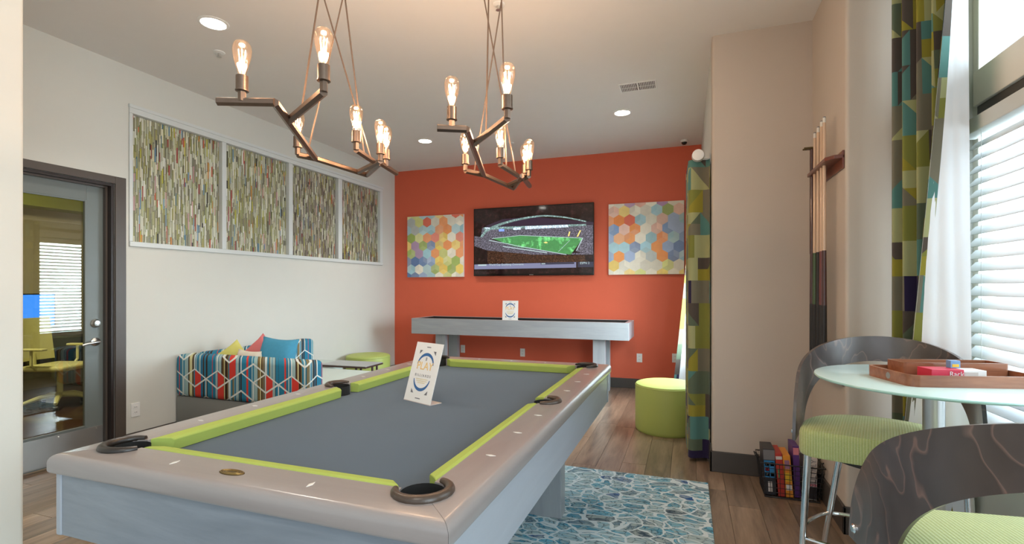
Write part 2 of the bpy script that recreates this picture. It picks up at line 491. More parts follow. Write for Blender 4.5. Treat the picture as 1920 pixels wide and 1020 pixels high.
# sofa cloth: multicoloured stripes under a white line pattern of hexagons and cubes
def m_sofa():
    t = NT('sofa_stripe_fabric')
    s = t.sep(t.coord())
    u = t.math('ADD', s[0], t.math('MULTIPLY', s[1], 1.0))
    v = s[2]
    p = t.comb(t.math('DIVIDE', u, 0.27), t.math('DIVIDE', v, 0.27), 0.0)
    # warp the stripe widths
    g = t.math('DIVIDE', u, 0.016)
    i = t.math('FLOOR', t.math('ADD', g, t.math('MULTIPLY', t.white(t.comb(t.math('FLOOR', g), 2.2, 0.0)), 1.2)))
    # period of about half a metre
    ip = t.math('MODULO', t.math('ADD', i, 4000.0), 25.0)
    f = t.white(t.comb(ip, 7.1, 0.3))
    stripes = t.ramp(f, [(0.0, srgb(40, 120, 150)), (0.13, srgb(58, 38, 26)), (0.26, srgb(118, 150, 136)), (0.42, srgb(205, 200, 150)),
                         (0.49, srgb(205, 60, 50)), (0.58, srgb(150, 178, 178)), (0.72, srgb(35, 105, 140)), (0.79, srgb(120, 100, 60)),
                         (0.88, srgb(225, 150, 135)), (0.94, srgb(190, 205, 200))], 'CONSTANT')
    r = (1.0, 1.7320508, 1.0); h = (0.5, 0.8660254, 0.0)
    def mod(vv): return t.vmath('MODULO', t.vmath('ADD', vv, (100.0, 100 * 1.7320508, 0.0)), r)
    a = t.vmath('SUBTRACT', mod(p), h)
    b = t.vmath('SUBTRACT', mod(t.vmath('SUBTRACT', p, h)), h)
    sel = t.math('LESS_THAN', t.vmath('DOT_PRODUCT', a, a), t.vmath('DOT_PRODUCT', b, b))
    mxn = t.n('ShaderNodeMix', data_type='VECTOR')
    t.put(mxn.inputs[0], sel); t.put(mxn.inputs[4], b); t.put(mxn.inputs[5], a)
    gv = mxn.outputs[1]
    ab = t.vmath('ABSOLUTE', gv)
    e = t.math('SUBTRACT', 0.5, t.math('MAXIMUM', t.vmath('DOT_PRODUCT', ab, (0.5, 0.8660254, 0.0)), t.sep(ab)[0]))
    edge = t.math('LESS_THAN', e, 0.021)
    # cube spokes in some cells
    cid = t.vmath('SUBTRACT', p, gv)
    cs = t.sep(cid)
    rv = t.white(t.comb(t.math('ROUND', t.math('MULTIPLY', cs[0], 2.0)), t.math('ROUND', t.math('MULTIPLY', cs[1], 2.0)), 0.0))
    gs = t.sep(gv)
    up = t.math('MULTIPLY', t.math('LESS_THAN', t.math('ABSOLUTE', t.math('SUBTRACT', gs[1], t.math('MULTIPLY', t.math('ABSOLUTE', gs[0]), 0.577))), 0.030), 1.0)
    spoke = t.math('MULTIPLY', up, t.math('GREATER_THAN', rv, 0.5))
    up2 = t.math('LESS_THAN', t.math('ABSOLUTE', t.math('ADD', gs[1], t.math('MULTIPLY', t.math('ABSOLUTE', gs[0]), 0.577))), 0.030)
    spoke2 = t.math('MULTIPLY', up2, t.math('LESS_THAN', rv, 0.3))
    line = t.math('MAXIMUM', edge, t.math('MAXIMUM', spoke, spoke2))
    # some cells show one bold red or blue face
    bold = t.math('MULTIPLY', t.math('GREATER_THAN', rv, 0.72), t.math('LESS_THAN', t.math('ABSOLUTE', t.math('SUBTRACT', gs[0], 0.14)), 0.13))
    c1 = t.mix(bold, stripes, c4(srgb(205, 60, 50)))
    col = t.mix(line, c1, c4(srgb(212, 216, 210)))
    return t.bsdf(col, 0.85, 0, None, 0.25)
M['sofa'] = m_sofa()

# rug: broken net of white lines over teal, navy and grey shards
def m_rug():
    t = NT('rug_print')
    v = t.vmath('MULTIPLY', t.coord(), (0.62, 1.0, 1.0))
    w = t.noise(v, 5.0, 3)
    v = t.vmath('ADD', v, t.vmath('MULTIPLY', t.comb(w, t.noise(v, 4.3, 2), 0), (0.16, 0.16, 0)))
    vo = t.n('ShaderNodeTexVoronoi', feature='F1'); t.put(vo.inputs['Vector'], v); vo.inputs['Scale'].default_value = 15.0
    ve = t.n('ShaderNodeTexVoronoi', feature='DISTANCE_TO_EDGE'); t.put(ve.inputs['Vector'], v); ve.inputs['Scale'].default_value = 15.0
    ve2 = t.n('ShaderNodeTexVoronoi', feature='DISTANCE_TO_EDGE'); t.put(ve2.inputs['Vector'], v); ve2.inputs['Scale'].default_value = 36.0
    r = t.sep(vo.outputs['Color'])[0]
    cell = t.ramp(r, [(0.0, srgb(84, 150, 176)), (0.2, srgb(150, 188, 202)), (0.42, srgb(72, 90, 104)), (0.49, srgb(104, 172, 198)),
                      (0.66, srgb(156, 182, 190)), (0.8, srgb(104, 132, 148)), (0.95, srgb(54, 94, 150))], 'CONSTANT')
    n2 = t.noise(v, 34, 4, 0.7)
    cell = t.mix(t.ramp(n2, [(0.42, (0, 0, 0)), (0.60, (0.75,) * 3)]), cell, c4(srgb(176, 190, 186)))
    l2 = t.math('LESS_THAN', ve2.outputs['Distance'], 0.05)
    cell = t.mix(t.math('MULTIPLY', l2, 0.6), cell, c4(srgb(40, 60, 74)))
    l1 = t.math('LESS_THAN', ve.outputs['Distance'], 0.06)
    col = t.mix(l1, cell, c4(srgb(206, 218, 220)))
    nm = t.bump(t.noise(t.coord(), 300, 2), 0.3, 0.003)
    return t.bsdf(col, 0.95, 0, nm, 0.1)
M['rug'] = m_rug()

# bent plywood of the stools: dark veneer with pale contour grain (UV in metres)
def m_ply():
    t = NT('stool_dark_veneer')
    uv = t.vmath('MULTIPLY', t.coord('UV'), (2.6, 1.35, 1.0))
    n = t.noise(uv, 1.8, 3, 0.5, 0.4)
    g = t.math('FRACT', t.math('MULTIPLY', n, 11.0))
    ln = t.ramp(g, [(0.0, (1, 1, 1)), (0.05, (0.5,) * 3), (0.14, (0, 0, 0)), (0.95, (0, 0, 0)), (1.0, (1, 1, 1))])
    base = t.ramp(g, [(0.0, (0.040, 0.028, 0.025)), (1.0, (0.064, 0.047, 0.042))])
    col = t.mix(t.math('MULTIPLY', ln, 0.85), base, (0.19, 0.115, 0.092, 1))
    fine = t.noise(t.vmath('MULTIPLY', t.coord('UV'), (90, 6, 1)), 2.0, 3)
    return t.bsdf(col, 0.3, 0, t.bump(fine, 0.08, 0.002), 0.6, 0.7, coat_rough=0.28, coat_ior=1.65)
M['ply'] = m_ply()

def m_seat():
    t = NT('stool_seat_rib_fabric')
    v = t.coord()
    s = t.sep(v)
    # fine ribs running down the sides and across the seat
    w = t.math('SINE', t.math('MULTIPLY', s[0], 620.0))
    col = t.ramp(w, [(0.0, (0.37, 0.43, 0.165)), (0.8, (0.43, 0.49, 0.215)), (1.0, (0.50, 0.55, 0.30))])
    n = t.noise(v, 240, 2)
    f = t.math('MULTIPLY_ADD', n, 0.5, 0.75)
    col = t.mix(1.0, col, t.comb(f, f, f), 'MULTIPLY')
    return t.bsdf(col, 0.75, 0, t.bump(w, 0.3, 0.002), 0.35, sheen=0.2)
M['seat'] = m_seat()

# ------------------------------------------------------------------ the room
XL, YR, XR, YA, XC, YB, XW, ZC = -4.387, 6.82, 0.173, 3.92, 0.816, 3.16, 1.22, 3.19
YBACK = -2.6
NEAR_X, NEAR_Y = -2.517, 1.232

floor = box('floor', (-4.60, YBACK, -0.12), (1.45, YR + 0.15, -0.008), M['subfloor'])
struct(floor, 'grey brown wood plank floor', 'floor')
pl_w, pl_l = 0.178, 1.22
plank_meshes = []
def plank_mesh(length):
    bm = bmesh.new(); add_box(bm, (0.0008, 0.0008, -0.008), (pl_w - 0.0008, length - 0.0008, 0.0))
    es = [e for e in bm.edges if all(abs(v.co.z) < 1e-6 for v in e.verts)]
    bmesh.ops.bevel(bm, geom=es, offset=0.0012, segments=1, affect='EDGES')
    me = bpy.data.meshes.new('plank'); bm.to_mesh(me); bm.free()
    return me
pm = plank_mesh(pl_l)
nx = 0
x = XL
while x < XW:
    y = 0.05 - random.random() * pl_l
    while y < YR - 0.002:
        L = pl_l
        solid_left = (x + pl_w > XL and x < NEAR_X - 0.05 and y + L < NEAR_Y)
        if not solid_left:
            if y + L > YR:
                q = link('plank', plank_mesh(YR - y), M['floor'], floor)
            else:
                q = link('plank', pm, M['floor'], floor)
            q.location = (x, y, 0)
        y += pl_l
    x += pl_w
    nx += 1

ceiling = box('ceiling', (-4.60, YBACK, ZC), (1.45, YR + 0.15, ZC + 0.15), M['ceil'])
struct(ceiling, 'pale grey painted flat ceiling', 'ceiling')
wall_back = box('wall_back', (-4.60, YR, 0), (XR + 0.16, YR + 0.15, ZC), M['red'])
struct(wall_back, 'orange red accent wall behind the television', 'wall')

# left wall with door opening and mosaic niche
DY0, DY1, DZ = 1.80, 2.722, 2.187
NY0, NY1, NZ0, NZ1 = 2.832, 6.475, 1.690, 2.872
L = []
xa, xb = XL - 0.16, XL
L.append(((xa, 1.0, 0), (xb, DY0, ZC)))
L.append(((xa, DY0, DZ), (xb, DY1, ZC)))
L.append(((xa, DY1, 0), (xb, NY0, ZC)))
L.append(((xa, NY0, 0), (xb, NY1, NZ0)))
L.append(((xa, NY0, NZ1), (xb, NY1, ZC)))
L.append(((xa, NY1, 0), (xb, YR, ZC)))
L.append(((xa, NY0, NZ0), (xa + 0.08, NY1, NZ1)))
wl = boxes('wall_left', L, M['wall'])
struct(wl, 'long cream wall with office door and mosaic strip', 'wall')

# near wall block at the left edge of the picture, bullnosed corner
bm = bmesh.new()
def arc(cx, cy, r, a0, a1, n=5):
    return [(cx + r * cos(radians(a0 + (a1 - a0) * i / n)), cy + r * sin(radians(a0 + (a1 - a0) * i / n))) for i in range(n + 1)]
add_prism(bm, [(-4.60, YBACK), (NEAR_X, YBACK)] + arc(NEAR_X - 0.018, NEAR_Y - 0.018, 0.018, 0, 90) + [(-4.60, NEAR_Y)], 0, ZC)
struct(obj('wall_near', bm, M['wall'], smooth=True), 'near cream wall end beside the office door', 'wall')

# right side: far wall with a window, the stepped pier and the bay window wall
FW0, FW1, FZ0, FZ1 = 4.62, 6.25, 0.62, 2.12
struct(boxes('wall_right', [((XR, YA + 0.14, 0), (XR + 0.16, FW0, ZC)), ((XR, FW1, 0), (XR + 0.16, YR, ZC)),
                            ((XR, FW0, 0), (XR + 0.16, FW1, FZ0)), ((XR, FW0, FZ1), (XR + 0.16, FW1, ZC))], M['wall']),
       'far right cream wall with a curtained window', 'wall')
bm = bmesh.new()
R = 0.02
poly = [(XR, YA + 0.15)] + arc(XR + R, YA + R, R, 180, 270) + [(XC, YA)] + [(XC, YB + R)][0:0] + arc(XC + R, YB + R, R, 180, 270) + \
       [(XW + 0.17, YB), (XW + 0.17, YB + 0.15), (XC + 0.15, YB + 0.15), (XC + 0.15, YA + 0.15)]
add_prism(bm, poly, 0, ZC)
struct(obj('wall_pier', bm, M['pier'], smooth=True), 'stepped wall pier with warm shade in its colour, carrying the cue rack', 'wall')

BW0, BW1, BZ0, BZ1, TZ0, TZ1 = 1.25, 3.0, 0.55, 2.20, 2.36, 3.06
SW0, SW1 = -1.9, 0.35
L = [((XW, BW1, 0), (XW + 0.17, YB, ZC)), ((XW, SW1, 0), (XW + 0.17, BW0, ZC)), ((XW, YBACK, 0), (XW + 0.17, SW0, ZC))]
for a, b in ((BW0, BW1), (SW0, SW1)):
    L += [((XW, a, 0), (XW + 0.17, b, BZ0)), ((XW, a, TZ1), (XW + 0.17, b, ZC))]
struct(boxes('wall_window', L, M['wall']), 'right hand wall holding the bay windows', 'wall')

# windows: frame, mullion, panes
def side_window(name, label, x, y0, y1, z0, z1, transom=None, mat=None, nm=2):
    e = thing(name, label, 'window', (x, (y0 + y1) / 2, z0), kind='structure')
    def B(n, lo, hi, m, bev=0.0):
        o = e.location
        return box(n, tuple(a - b for a, b in zip(lo, o)), tuple(a - b for a, b in zip(hi, o)), m, e, bev)
    fr = 0.05
    top = transom[1] if transom else z1
    B('jamb', (x, y0, z0), (x + 0.07, y0 + fr, top), mat, 0.003)
    B('jamb', (x, y1 - fr, z0), (x + 0.07, y1, top), mat, 0.003)
    B('window_sill', (x - 0.03, y0, z0), (x + 0.07, y1, z0 + 0.04), mat, 0.003)
    B('head', (x, y0 + fr, top - fr), (x + 0.07, y1 - fr, top), mat, 0.003)
    def glaze(a, b):
        w = (y1 - y0 - 2 * fr) / nm
        for k in range(nm):
            ya = y0 + fr + k * w
            B('pane', (x + 0.03, ya, a), (x + 0.036, ya + w, b), M['pane'])
            if k: B('mullion', (x + 0.015, ya - 0.02, a), (x + 0.055, ya + 0.02, b), mat)
    if transom:
        B('transom_band', (x - 0.005, y0 + fr, z1 - 0.085), (x + 0.07, y1 - fr, z1), M['base'], 0.003)
        B('transom_rail', (x - 0.02, y0 + fr, z1), (x + 0.07, y1 - fr, transom[0]), mat, 0.003)
        glaze(z0 + 0.04, z1 - 0.085)
        glaze(transom[0], top - fr)
    else:
        glaze(z0 + 0.04, top - fr)
    return e
side_window('window_1', 'tall bay window behind the white slatted blind', XW + 0.08, BW0, BW1, BZ0, BZ1, (TZ0, TZ1), M['cream'])
side_window('window_2', 'far side window between the patterned curtains', XR + 0.07, FW0, FW1, FZ0, FZ1, None, M['trimwhite'])
side_window('window_3', 'bay window beside the camera end', XW + 0.08, SW0, SW1, BZ0, BZ1, (TZ0, TZ1), M['cream'])
# unseen rear of the room, left open to let sky light flood in
g = thing('open_rear', 'unseen rear with mullions, left open for sky light', 'window', (-0.6, YBACK + 0.05, 0), kind='structure')
for k in range(5):
    xx = -1.87 + k * (3.63 / 4)
    box('mullion', (xx - 0.03, -0.05, 0), (xx + 0.03, 0.05, ZC - 0.001), M['base'], g)
box('rail', (-1.84, -0.05, 0), (1.73, 0.05, 0.12), M['base'], g)
box('rail', (-1.84, -0.05, 2.4), (1.73, 0.05, 2.48), M['base'], g)

# exterior: paving and a pale building across the way
struct(box('ground_outside', (-14, -16, -0.5), (16, 18, -0.35), M['ground']), 'pale paving outside the windows', 'ground')

# baseboards
def bb(name, L, label):
    struct(boxes(name, L, M['base'], None, 0.004), label, 'baseboard')
bb('baseboard_back', [((XL, YR - 0.018, 0.0), (XR, YR, 0.13))], 'dark baseboard under the red wall')
bb('baseboard_left', [((XL, DY1 + 0.085, 0.0), (XL + 0.016, YR - 0.02, 0.13))], 'dark baseboard under the mosaic wall')
bb('baseboard_right', [((XR - 0.016, YA - 0.016, 0.0), (XR, YR - 0.02, 0.15)), ((XR - 0.016, YA - 0.016, 0.0), (XC, YA, 0.15)),
                       ((XC - 0.016, YB - 0.016, 0.0), (XC, YA - 0.016, 0.15)), ((XC - 0.016, YB - 0.016, 0.0), (XW, YB, 0.15)),
                       ((XW - 0.016, YBACK, 0.0), (XW, YB - 0.016, 0.15))], 'dark baseboard around the stepped pier')
bb('baseboard_near', [((NEAR_X, YBACK, 0.0), (NEAR_X + 0.016, NEAR_Y + 0.016, 0.14)), ((XL, NEAR_Y, 0.0), (NEAR_X, NEAR_Y + 0.016, 0.14))],
   'dark baseboard under the near wall end')

# ------------------------------------------------------------------ office door
d = thing('door_1', 'grey glazed office door in a dark frame', 'door', (XL, 2.26, 0), kind='structure')
def D(n, lo, hi, m, bev=0.0, parent=None):
    o = box(n, (lo[0], lo[1] - 2.26, lo[2]), (hi[0], hi[1] - 2.26, hi[2]), m, d if parent is None else parent, bev)
    return o
# casing and jamb
D('casing', (0.0, DY1, 0.002), (0.018, DY1 + 0.081, DZ + 0.06), M['doorframe'], 0.003)
D('casing', (0.0, DY0 - 0.08, 0.002), (0.018, DY0, DZ + 0.06), M['doorframe'], 0.003)
D('casing', (0.0, DY0, DZ), (0.018, DY1, DZ + 0.06), M['doorframe'], 0.003)
D('jamb', (-0.158, DY1 - 0.022, 0.002), (0.0, DY1 - 0.001, DZ - 0.001), M['jamb'])
D('jamb', (-0.158, DY0 + 0.001, 0.002), (0.0, DY0 + 0.022, DZ - 0.001), M['jamb'])
D('jamb', (-0.158, DY0 + 0.022, DZ - 0.022), (0.0, DY1 - 0.022, DZ - 0.001), M['jamb'])
D('door_stop', (-0.075, DY1 - 0.036, 0.002), (-0.045, DY1 - 0.022, DZ - 0.022), M['doorframe'])
D('door_stop', (-0.075, DY0 + 0.022, DZ - 0.036), (-0.045, DY1 - 0.036, DZ - 0.022), M['doorframe'])
dy0, dy1, dzt = DY0 + 0.024, DY1 - 0.026, DZ - 0.024
D('stile', (-0.125, dy1 - 0.125, 0.01), (-0.08, dy1, dzt), M['doorpaint'], 0.002)
D('stile', (-0.125, dy0, 0.01), (-0.08, dy0 + 0.125, dzt), M['doorpaint'], 0.002)
D('top_rail', (-0.125, dy0 + 0.125, 2.035), (-0.08, dy1 - 0.125, dzt), M['doorpaint'], 0.002)
D('bottom_rail', (-0.125, dy0 + 0.125, 0.01), (-0.08, dy1 - 0.125, 0.246), M['doorpaint'], 0.002)
D('pane', (-0.106, dy0 + 0.120, 0.24), (-0.100, dy1 - 0.120, 2.04), M['doorpane'])
for a, b in (((dy1 - 0.137, 0.246), (dy1 - 0.125, 2.035)), ((dy0 + 0.125, 0.246), (dy0 + 0.137, 2.035))):
    D('glazing_bead', (-0.09, a[0], a[1]), (-0.076, b[0], b[1]), M['doorpaint'], 0.002)
D('glazing_bead', (-0.09, dy0 + 0.137, 2.023), (-0.076, dy1 - 0.137, 2.035), M['doorpaint'], 0.002)
D('glazing_bead', (-0.09, dy0 + 0.137, 0.246), (-0.076, dy1 - 0.137, 0.258), M['doorpaint'], 0.002)
kp = D('kick_plate', (-0.08, dy0 + 0.01, 0.02), (-0.077, dy1 - 0.01, 0.236), M['kick'], 0.001)
for k in range(4):
    for zz in (0.035, 0.22):
        bm = bmesh.new(); add_lathe(bm, [(0.006, 0), (0.004, 0.002)], 8)
        obj('screw', bm, M['steel'], kp, smooth=True, loc=(-0.077, dy0 + 0.05 - 2.26 + k * 0.255, zz), rot=(0, pi / 2, 0))
ky = 2.632 - 2.26
bm = bmesh.new(); add_lathe(bm, [(0.034, 0), (0.034, 0.010), (0.026, 0.018), (0.022, 0.030), (0.010, 0.032)], 24)
obj('deadbolt', bm, M['steel'], d, smooth=True, loc=(-0.08, ky, 1.06), rot=(0, pi / 2, 0))
bm = bmesh.new(); add_lathe(bm, [(0.033, 0), (0.033, 0.008), (0.020, 0.016), (0.012, 0.020), (0.012, 0.045)], 24)
lev = obj('lever_handle', bm, M['steel'], d, smooth=True, loc=(-0.08, ky, 0.912), rot=(0, pi / 2, 0))
bm = bmesh.new(); add_tube(bm, [(0, 0.004, 0.045), (0, -0.03, 0.052), (0.006, -0.075, 0.052), (0.016, -0.115, 0.046)], [0.012, 0.011, 0.009, 0.008], 10)
obj('lever', bm, M['steel'], lev, smooth=True)

# the office behind the door
OX0, OX1, OY0, OY1 = -8.2, XL - 0.16, 0.6, 5.6
struct(box('floor_office', (OX0, OY0, -0.1), (OX1, OY1, 0.0), M['darkfloor']), 'dark polished wood floor of the office', 'floor')
struct(boxes('wall_office', [((OX0 - 0.1, OY0, 0), (OX0, OY1, ZC)), ((OX0, OY1, 0), (OX1, OY1 + 0.1, ZC)), ((OX0, OY0 - 0.1, 0), (OX1, OY0, ZC))], M['officewall']),
       'tan office walls seen through the door glass', 'wall')
struct(box('ceiling_office', (OX0, OY0, ZC - 0.25), (OX1, OY1, ZC - 0.1), M['ceil']), 'office ceiling beyond the door glass', 'ceiling')
struct(box('trim_1', (OX0, OY0, 2.40), (OX0 + 0.30, OY1, ZC - 0.25), M['olive']), 'lime green soffit band in the office', 'trim')
lamp('office_ceiling_light', 'AREA', (-6.3, 2.6, ZC - 0.27), 45, (1.0, 0.90, 0.72), shape='DISK', size=0.6)
t = thing('office_desk', 'dark desk against the office wall carrying the monitor', 'desk', (-7.8, 3.7, 0))
box('desk_top', (-0.38, -1.0, 0.71), (0.32, 1.0, 0.745), M['deskdark'], t, 0.004)
for sy in (-1, 1):
    box('side_panel', (-0.36, sy * 0.97 - 0.02, 0.0), (0.30, sy * 0.97 + 0.02, 0.71), M['deskdark'], t, 0.003)
box('modesty_panel', (-0.34, -0.95, 0.25), (-0.32, 0.95, 0.71), M['deskdark'], t)
t = thing('computer_monitor', 'monitor with a bright blue screen on the office desk', 'monitor', (-7.72, 3.75, 0.745), radians(8))
box('stand_foot', (-0.10, -0.13, 0.0), (0.10, 0.13, 0.012), M['black'], t, 0.004)
box('stand_post', (-0.03, -0.03, 0.012), (-0.01, 0.03, 0.22), M['black'], t, 0.003)
box('housing', (-0.012, -0.36, 0.10), (0.018, 0.36, 0.53), M['black'], t, 0.006)
box('screen', (0.018, -0.345, 0.115), (0.020, 0.345, 0.515), M['bluescreen'], t)

t = thing('office_chair', 'pale lime swivel chair behind the door glass', 'chair', (-6.75, 3.62, 0), radians(20))
for k in range(5):
    a = 2 * pi * k / 5 + 0.3
    bm = bmesh.new(); add_tube(bm, [(0.03 * cos(a), 0.03 * sin(a), 0.13), (0.17 * cos(a), 0.17 * sin(a), 0.12), (0.31 * cos(a), 0.31 * sin(a), 0.075)], [0.03, 0.026, 0.018], 8)
    lg = obj('base_leg', bm, M['chairlime'], t, smooth=True)
    bm = bmesh.new(); add_tube(bm, [(0.31 * cos(a) - 0.02 * sin(a), 0.31 * sin(a) + 0.02 * cos(a), 0.028), (0.31 * cos(a) + 0.02 * sin(a), 0.31 * sin(a) - 0.02 * cos(a), 0.028)], 0.028, 12)
    obj('caster', bm, M['black'], lg, smooth=True)
bm = bmesh.new(); add_tube(bm, [(0, 0, 0.10), (0, 0, 0.42)], 0.028, 12); obj('gas_column', bm, M['chairlime'], t, smooth=True)
bm = bmesh.new(); add_box(bm, (-0.24, -0.24, 0.42), (0.24, 0.24, 0.48)); obj('seat', bm, M['chairlime'], t, 0.025, 3, smooth=True)
bm = bmesh.new()
add_tube(bm, [(-0.18, 0, 0.43), (-0.29, 0, 0.46), (-0.30, 0, 0.60)], 0.02, 8); obj('back_bracket', bm, M['chairlime'], t, smooth=True)
bm = bmesh.new()
n = 8
for i in range(n):
    y0, y1 = -0.22 + 0.44 * i / n, -0.22 + 0.44 * (i + 1) / n
    xx = lambda y: -0.30 + 0.9 * y * y
    a = [bm.verts.new(p) for p in ((xx(y0), y0, 0.52), (xx(y1), y1, 0.52), (xx(y1) - 0.06, y1, 1.0), (xx(y0) - 0.06, y0, 1.0))]
    b = [bm.verts.new(v.co + Vector((-0.02, 0, 0))) for v in a]
    bm.faces.new(a); bm.faces.new(b[::-1])
    bm.faces.new((a[0], b[0], b[1], a[1])); bm.faces.new((a[2], b[2], b[3], a[3]))
bmesh.ops.remove_doubles(bm, verts=bm.verts[:], dist=1e-4)
obj('backrest', bm, M['chairlime'], t, smooth=True)
for s in (-1, 1):
    bm = bmesh.new(); add_tube(bm, [(-0.05, s * 0.24, 0.45), (-0.05, s * 0.29, 0.50), (-0.05, s * 0.29, 0.66)], 0.014, 8)
    ar = obj('armrest', bm, M['chairlime'], t, smooth=True)
    bm = bmesh.new(); add_box(bm, (-0.16, s * 0.29 - 0.035, 0.66), (0.10, s * 0.29 + 0.035, 0.685)); obj('arm_pad', bm, M['chairlime'], ar, 0.01)

# ------------------------------------------------------------------ framed mosaic strip in the left wall
t = thing('mosaic_window', 'long white framed strip of four striped glass mosaic panels', 'wall art', (XL, 4.65, NZ0))
def MB_(n, y0, y1, z0, z1, x0=-0.05, x1=0.012, bev=0.003):
    return box(n, (x0, y0 - 4.65, z0 - NZ0), (x1, y1 - 4.65, z1 - NZ0), M['trimwhite'], t, bev)
MB_('frame_top', NY0 + 0.001, NY1 - 0.001, 2.805, NZ1 - 0.001)
MB_('frame_ledge', NY0 - 0.005, NY1 + 0.008, NZ1 - 0.022, NZ1 + 0.006, 0.0, 0.022)
MB_('frame_bottom', NY0 + 0.001, NY1 - 0.001, NZ0 + 0.001, 1.732, x1=0.016)
cuts = [(2.832, 2.862), (3.705, 3.755), (4.585, 4.648), (5.455, 5.535), (6.405, 6.475)]
for a, b in cuts:
    MB_('mullion', a + 0.001, b - 0.001, 1.733, 2.804)
mos_cols = [srgb(*c) for c in ((196, 196, 178), (160, 160, 122), (136, 138, 92), (172, 172, 150), (206, 206, 196), (122, 118, 92), (152, 148, 120), (182, 186, 160),
                               (150, 146, 90), (134, 130, 112), (200, 196, 170), (132, 132, 112))]
acc = [srgb(*c) for c in ((188, 84, 60), (104, 140, 168), (196, 130, 60), (150, 60, 56), (180, 176, 60), (70, 110, 130), (190, 150, 150), (40, 38, 36))]
rr = random.Random(3)
for p in range(4):
    y0, y1 = cuts[p][1], cuts[p + 1][0]
    V, F, K = [], [], []
    y = y0
    while y < y1 - 0.003:
        w = rr.uniform(0.006, 0.0125)
        w = min(w, y1 - y)
        z = 1.733 - rr.uniform(0, 0.12)
        while z < 2.803:
            l = rr.uniform(0.04, 0.17)
            za, zb = max(z, 1.733), min(z + l - 0.002, 2.803)
            if zb - za > 0.004:
                x1 = -0.036 + rr.uniform(0.0, 0.005)
                x0 = -0.052
                sh = rr.uniform(-0.0015, 0.0015)
                a, b = y + 0.0002 - 4.65, y + w - 0.0002 - 4.65
                k = len(V)
                V += [(x0, a, za - NZ0), (x0, b, za - NZ0), (x0, b, zb - NZ0), (x0, a, zb - NZ0),
                      (x1, a, za - NZ0), (x1, b, za - NZ0), (x1, b + sh, zb - NZ0), (x1, a + sh, zb - NZ0)]
                fs = [(4, 5, 6, 7), (0, 1, 5, 4), (1, 2, 6, 5), (2, 3, 7, 6), (3, 0, 4, 7)]
                F += [tuple(k + i for i in f) for f in fs]
                c = rr.choice(mos_cols) if rr.random() > 0.10 else rr.choice(acc)
                if p >= 2 and rr.random() < 0.4: c = rr.choice((srgb(118, 108, 100), srgb(160, 152, 140), srgb(96, 88, 80)))
                f_ = rr.uniform(0.88, 1.12)
                K += [tuple(q * f_ for q in c)] * 5
            z += l
        y += w
    mo = color_mesh('mosaic_panel', V, F, K, M['mosaic'], t)
    mo['kind'] = 'stuff'

# ------------------------------------------------------------------ pool table
TX0, TX1, TY0, TY1, TZ = -1.932, -0.504, 1.000, 3.520, 0.807
RW, CW = 0.150, 0.050          # rail and cushion width
BED = 0.756
pt = thing('pool_table', 'grey washed pool table with slate felt and lime cushions', 'pool table', ((TX0 + TX1) / 2, (TY0 + TY1) / 2, 0.012))
PO = Vector(((TX0 + TX1) / 2, (TY0 + TY1) / 2, 0.012))
hx, hy = (TX1 - TX0) / 2, (TY1 - TY0) / 2
ZT = TZ - 0.012; ZB = BED - 0.012
ix, iy = hx - RW, hy - RW
pockets = [(sx * (ix - 0.002), sy * (iy - 0.002), 0.062, 'corner') for sx in (-1, 1) for sy in (-1, 1)] + [(sx * (ix + 0.022), 0.0, 0.055, 'side') for sx in (-1, 1)]

def boolean_cut(o, cutters):
    dg = bpy.context.evaluated_depsgraph_get()
    mods = []
    for c in cutters:
        md = o.modifiers.new('cut', 'BOOLEAN'); md.operation = 'DIFFERENCE'; md.solver = 'EXACT'; md.object = c
    dg = bpy.context.evaluated_depsgraph_get(); dg.update()
    me = bpy.data.meshes.new_from_object(o.evaluated_get(dg))
    o.modifiers.clear()
    old = o.data; o.data = me
    bpy.data.meshes.remove(old)

cutters = []
for (px, py, pr, k) in pockets:
    bm = bmesh.new()
    add_lathe(bm, [(pr, 0.50), (pr, 0.90)], 28, (px, py, 0))
    me = bpy.data.meshes.new('cutter'); bmesh.ops.recalc_face_normals(bm, faces=bm.faces[:]); bm.to_mesh(me); bm.free()
    co = bpy.data.objects.new('cutter', me); C.objects.link(co); co.location = PO
    cutters.append(co)

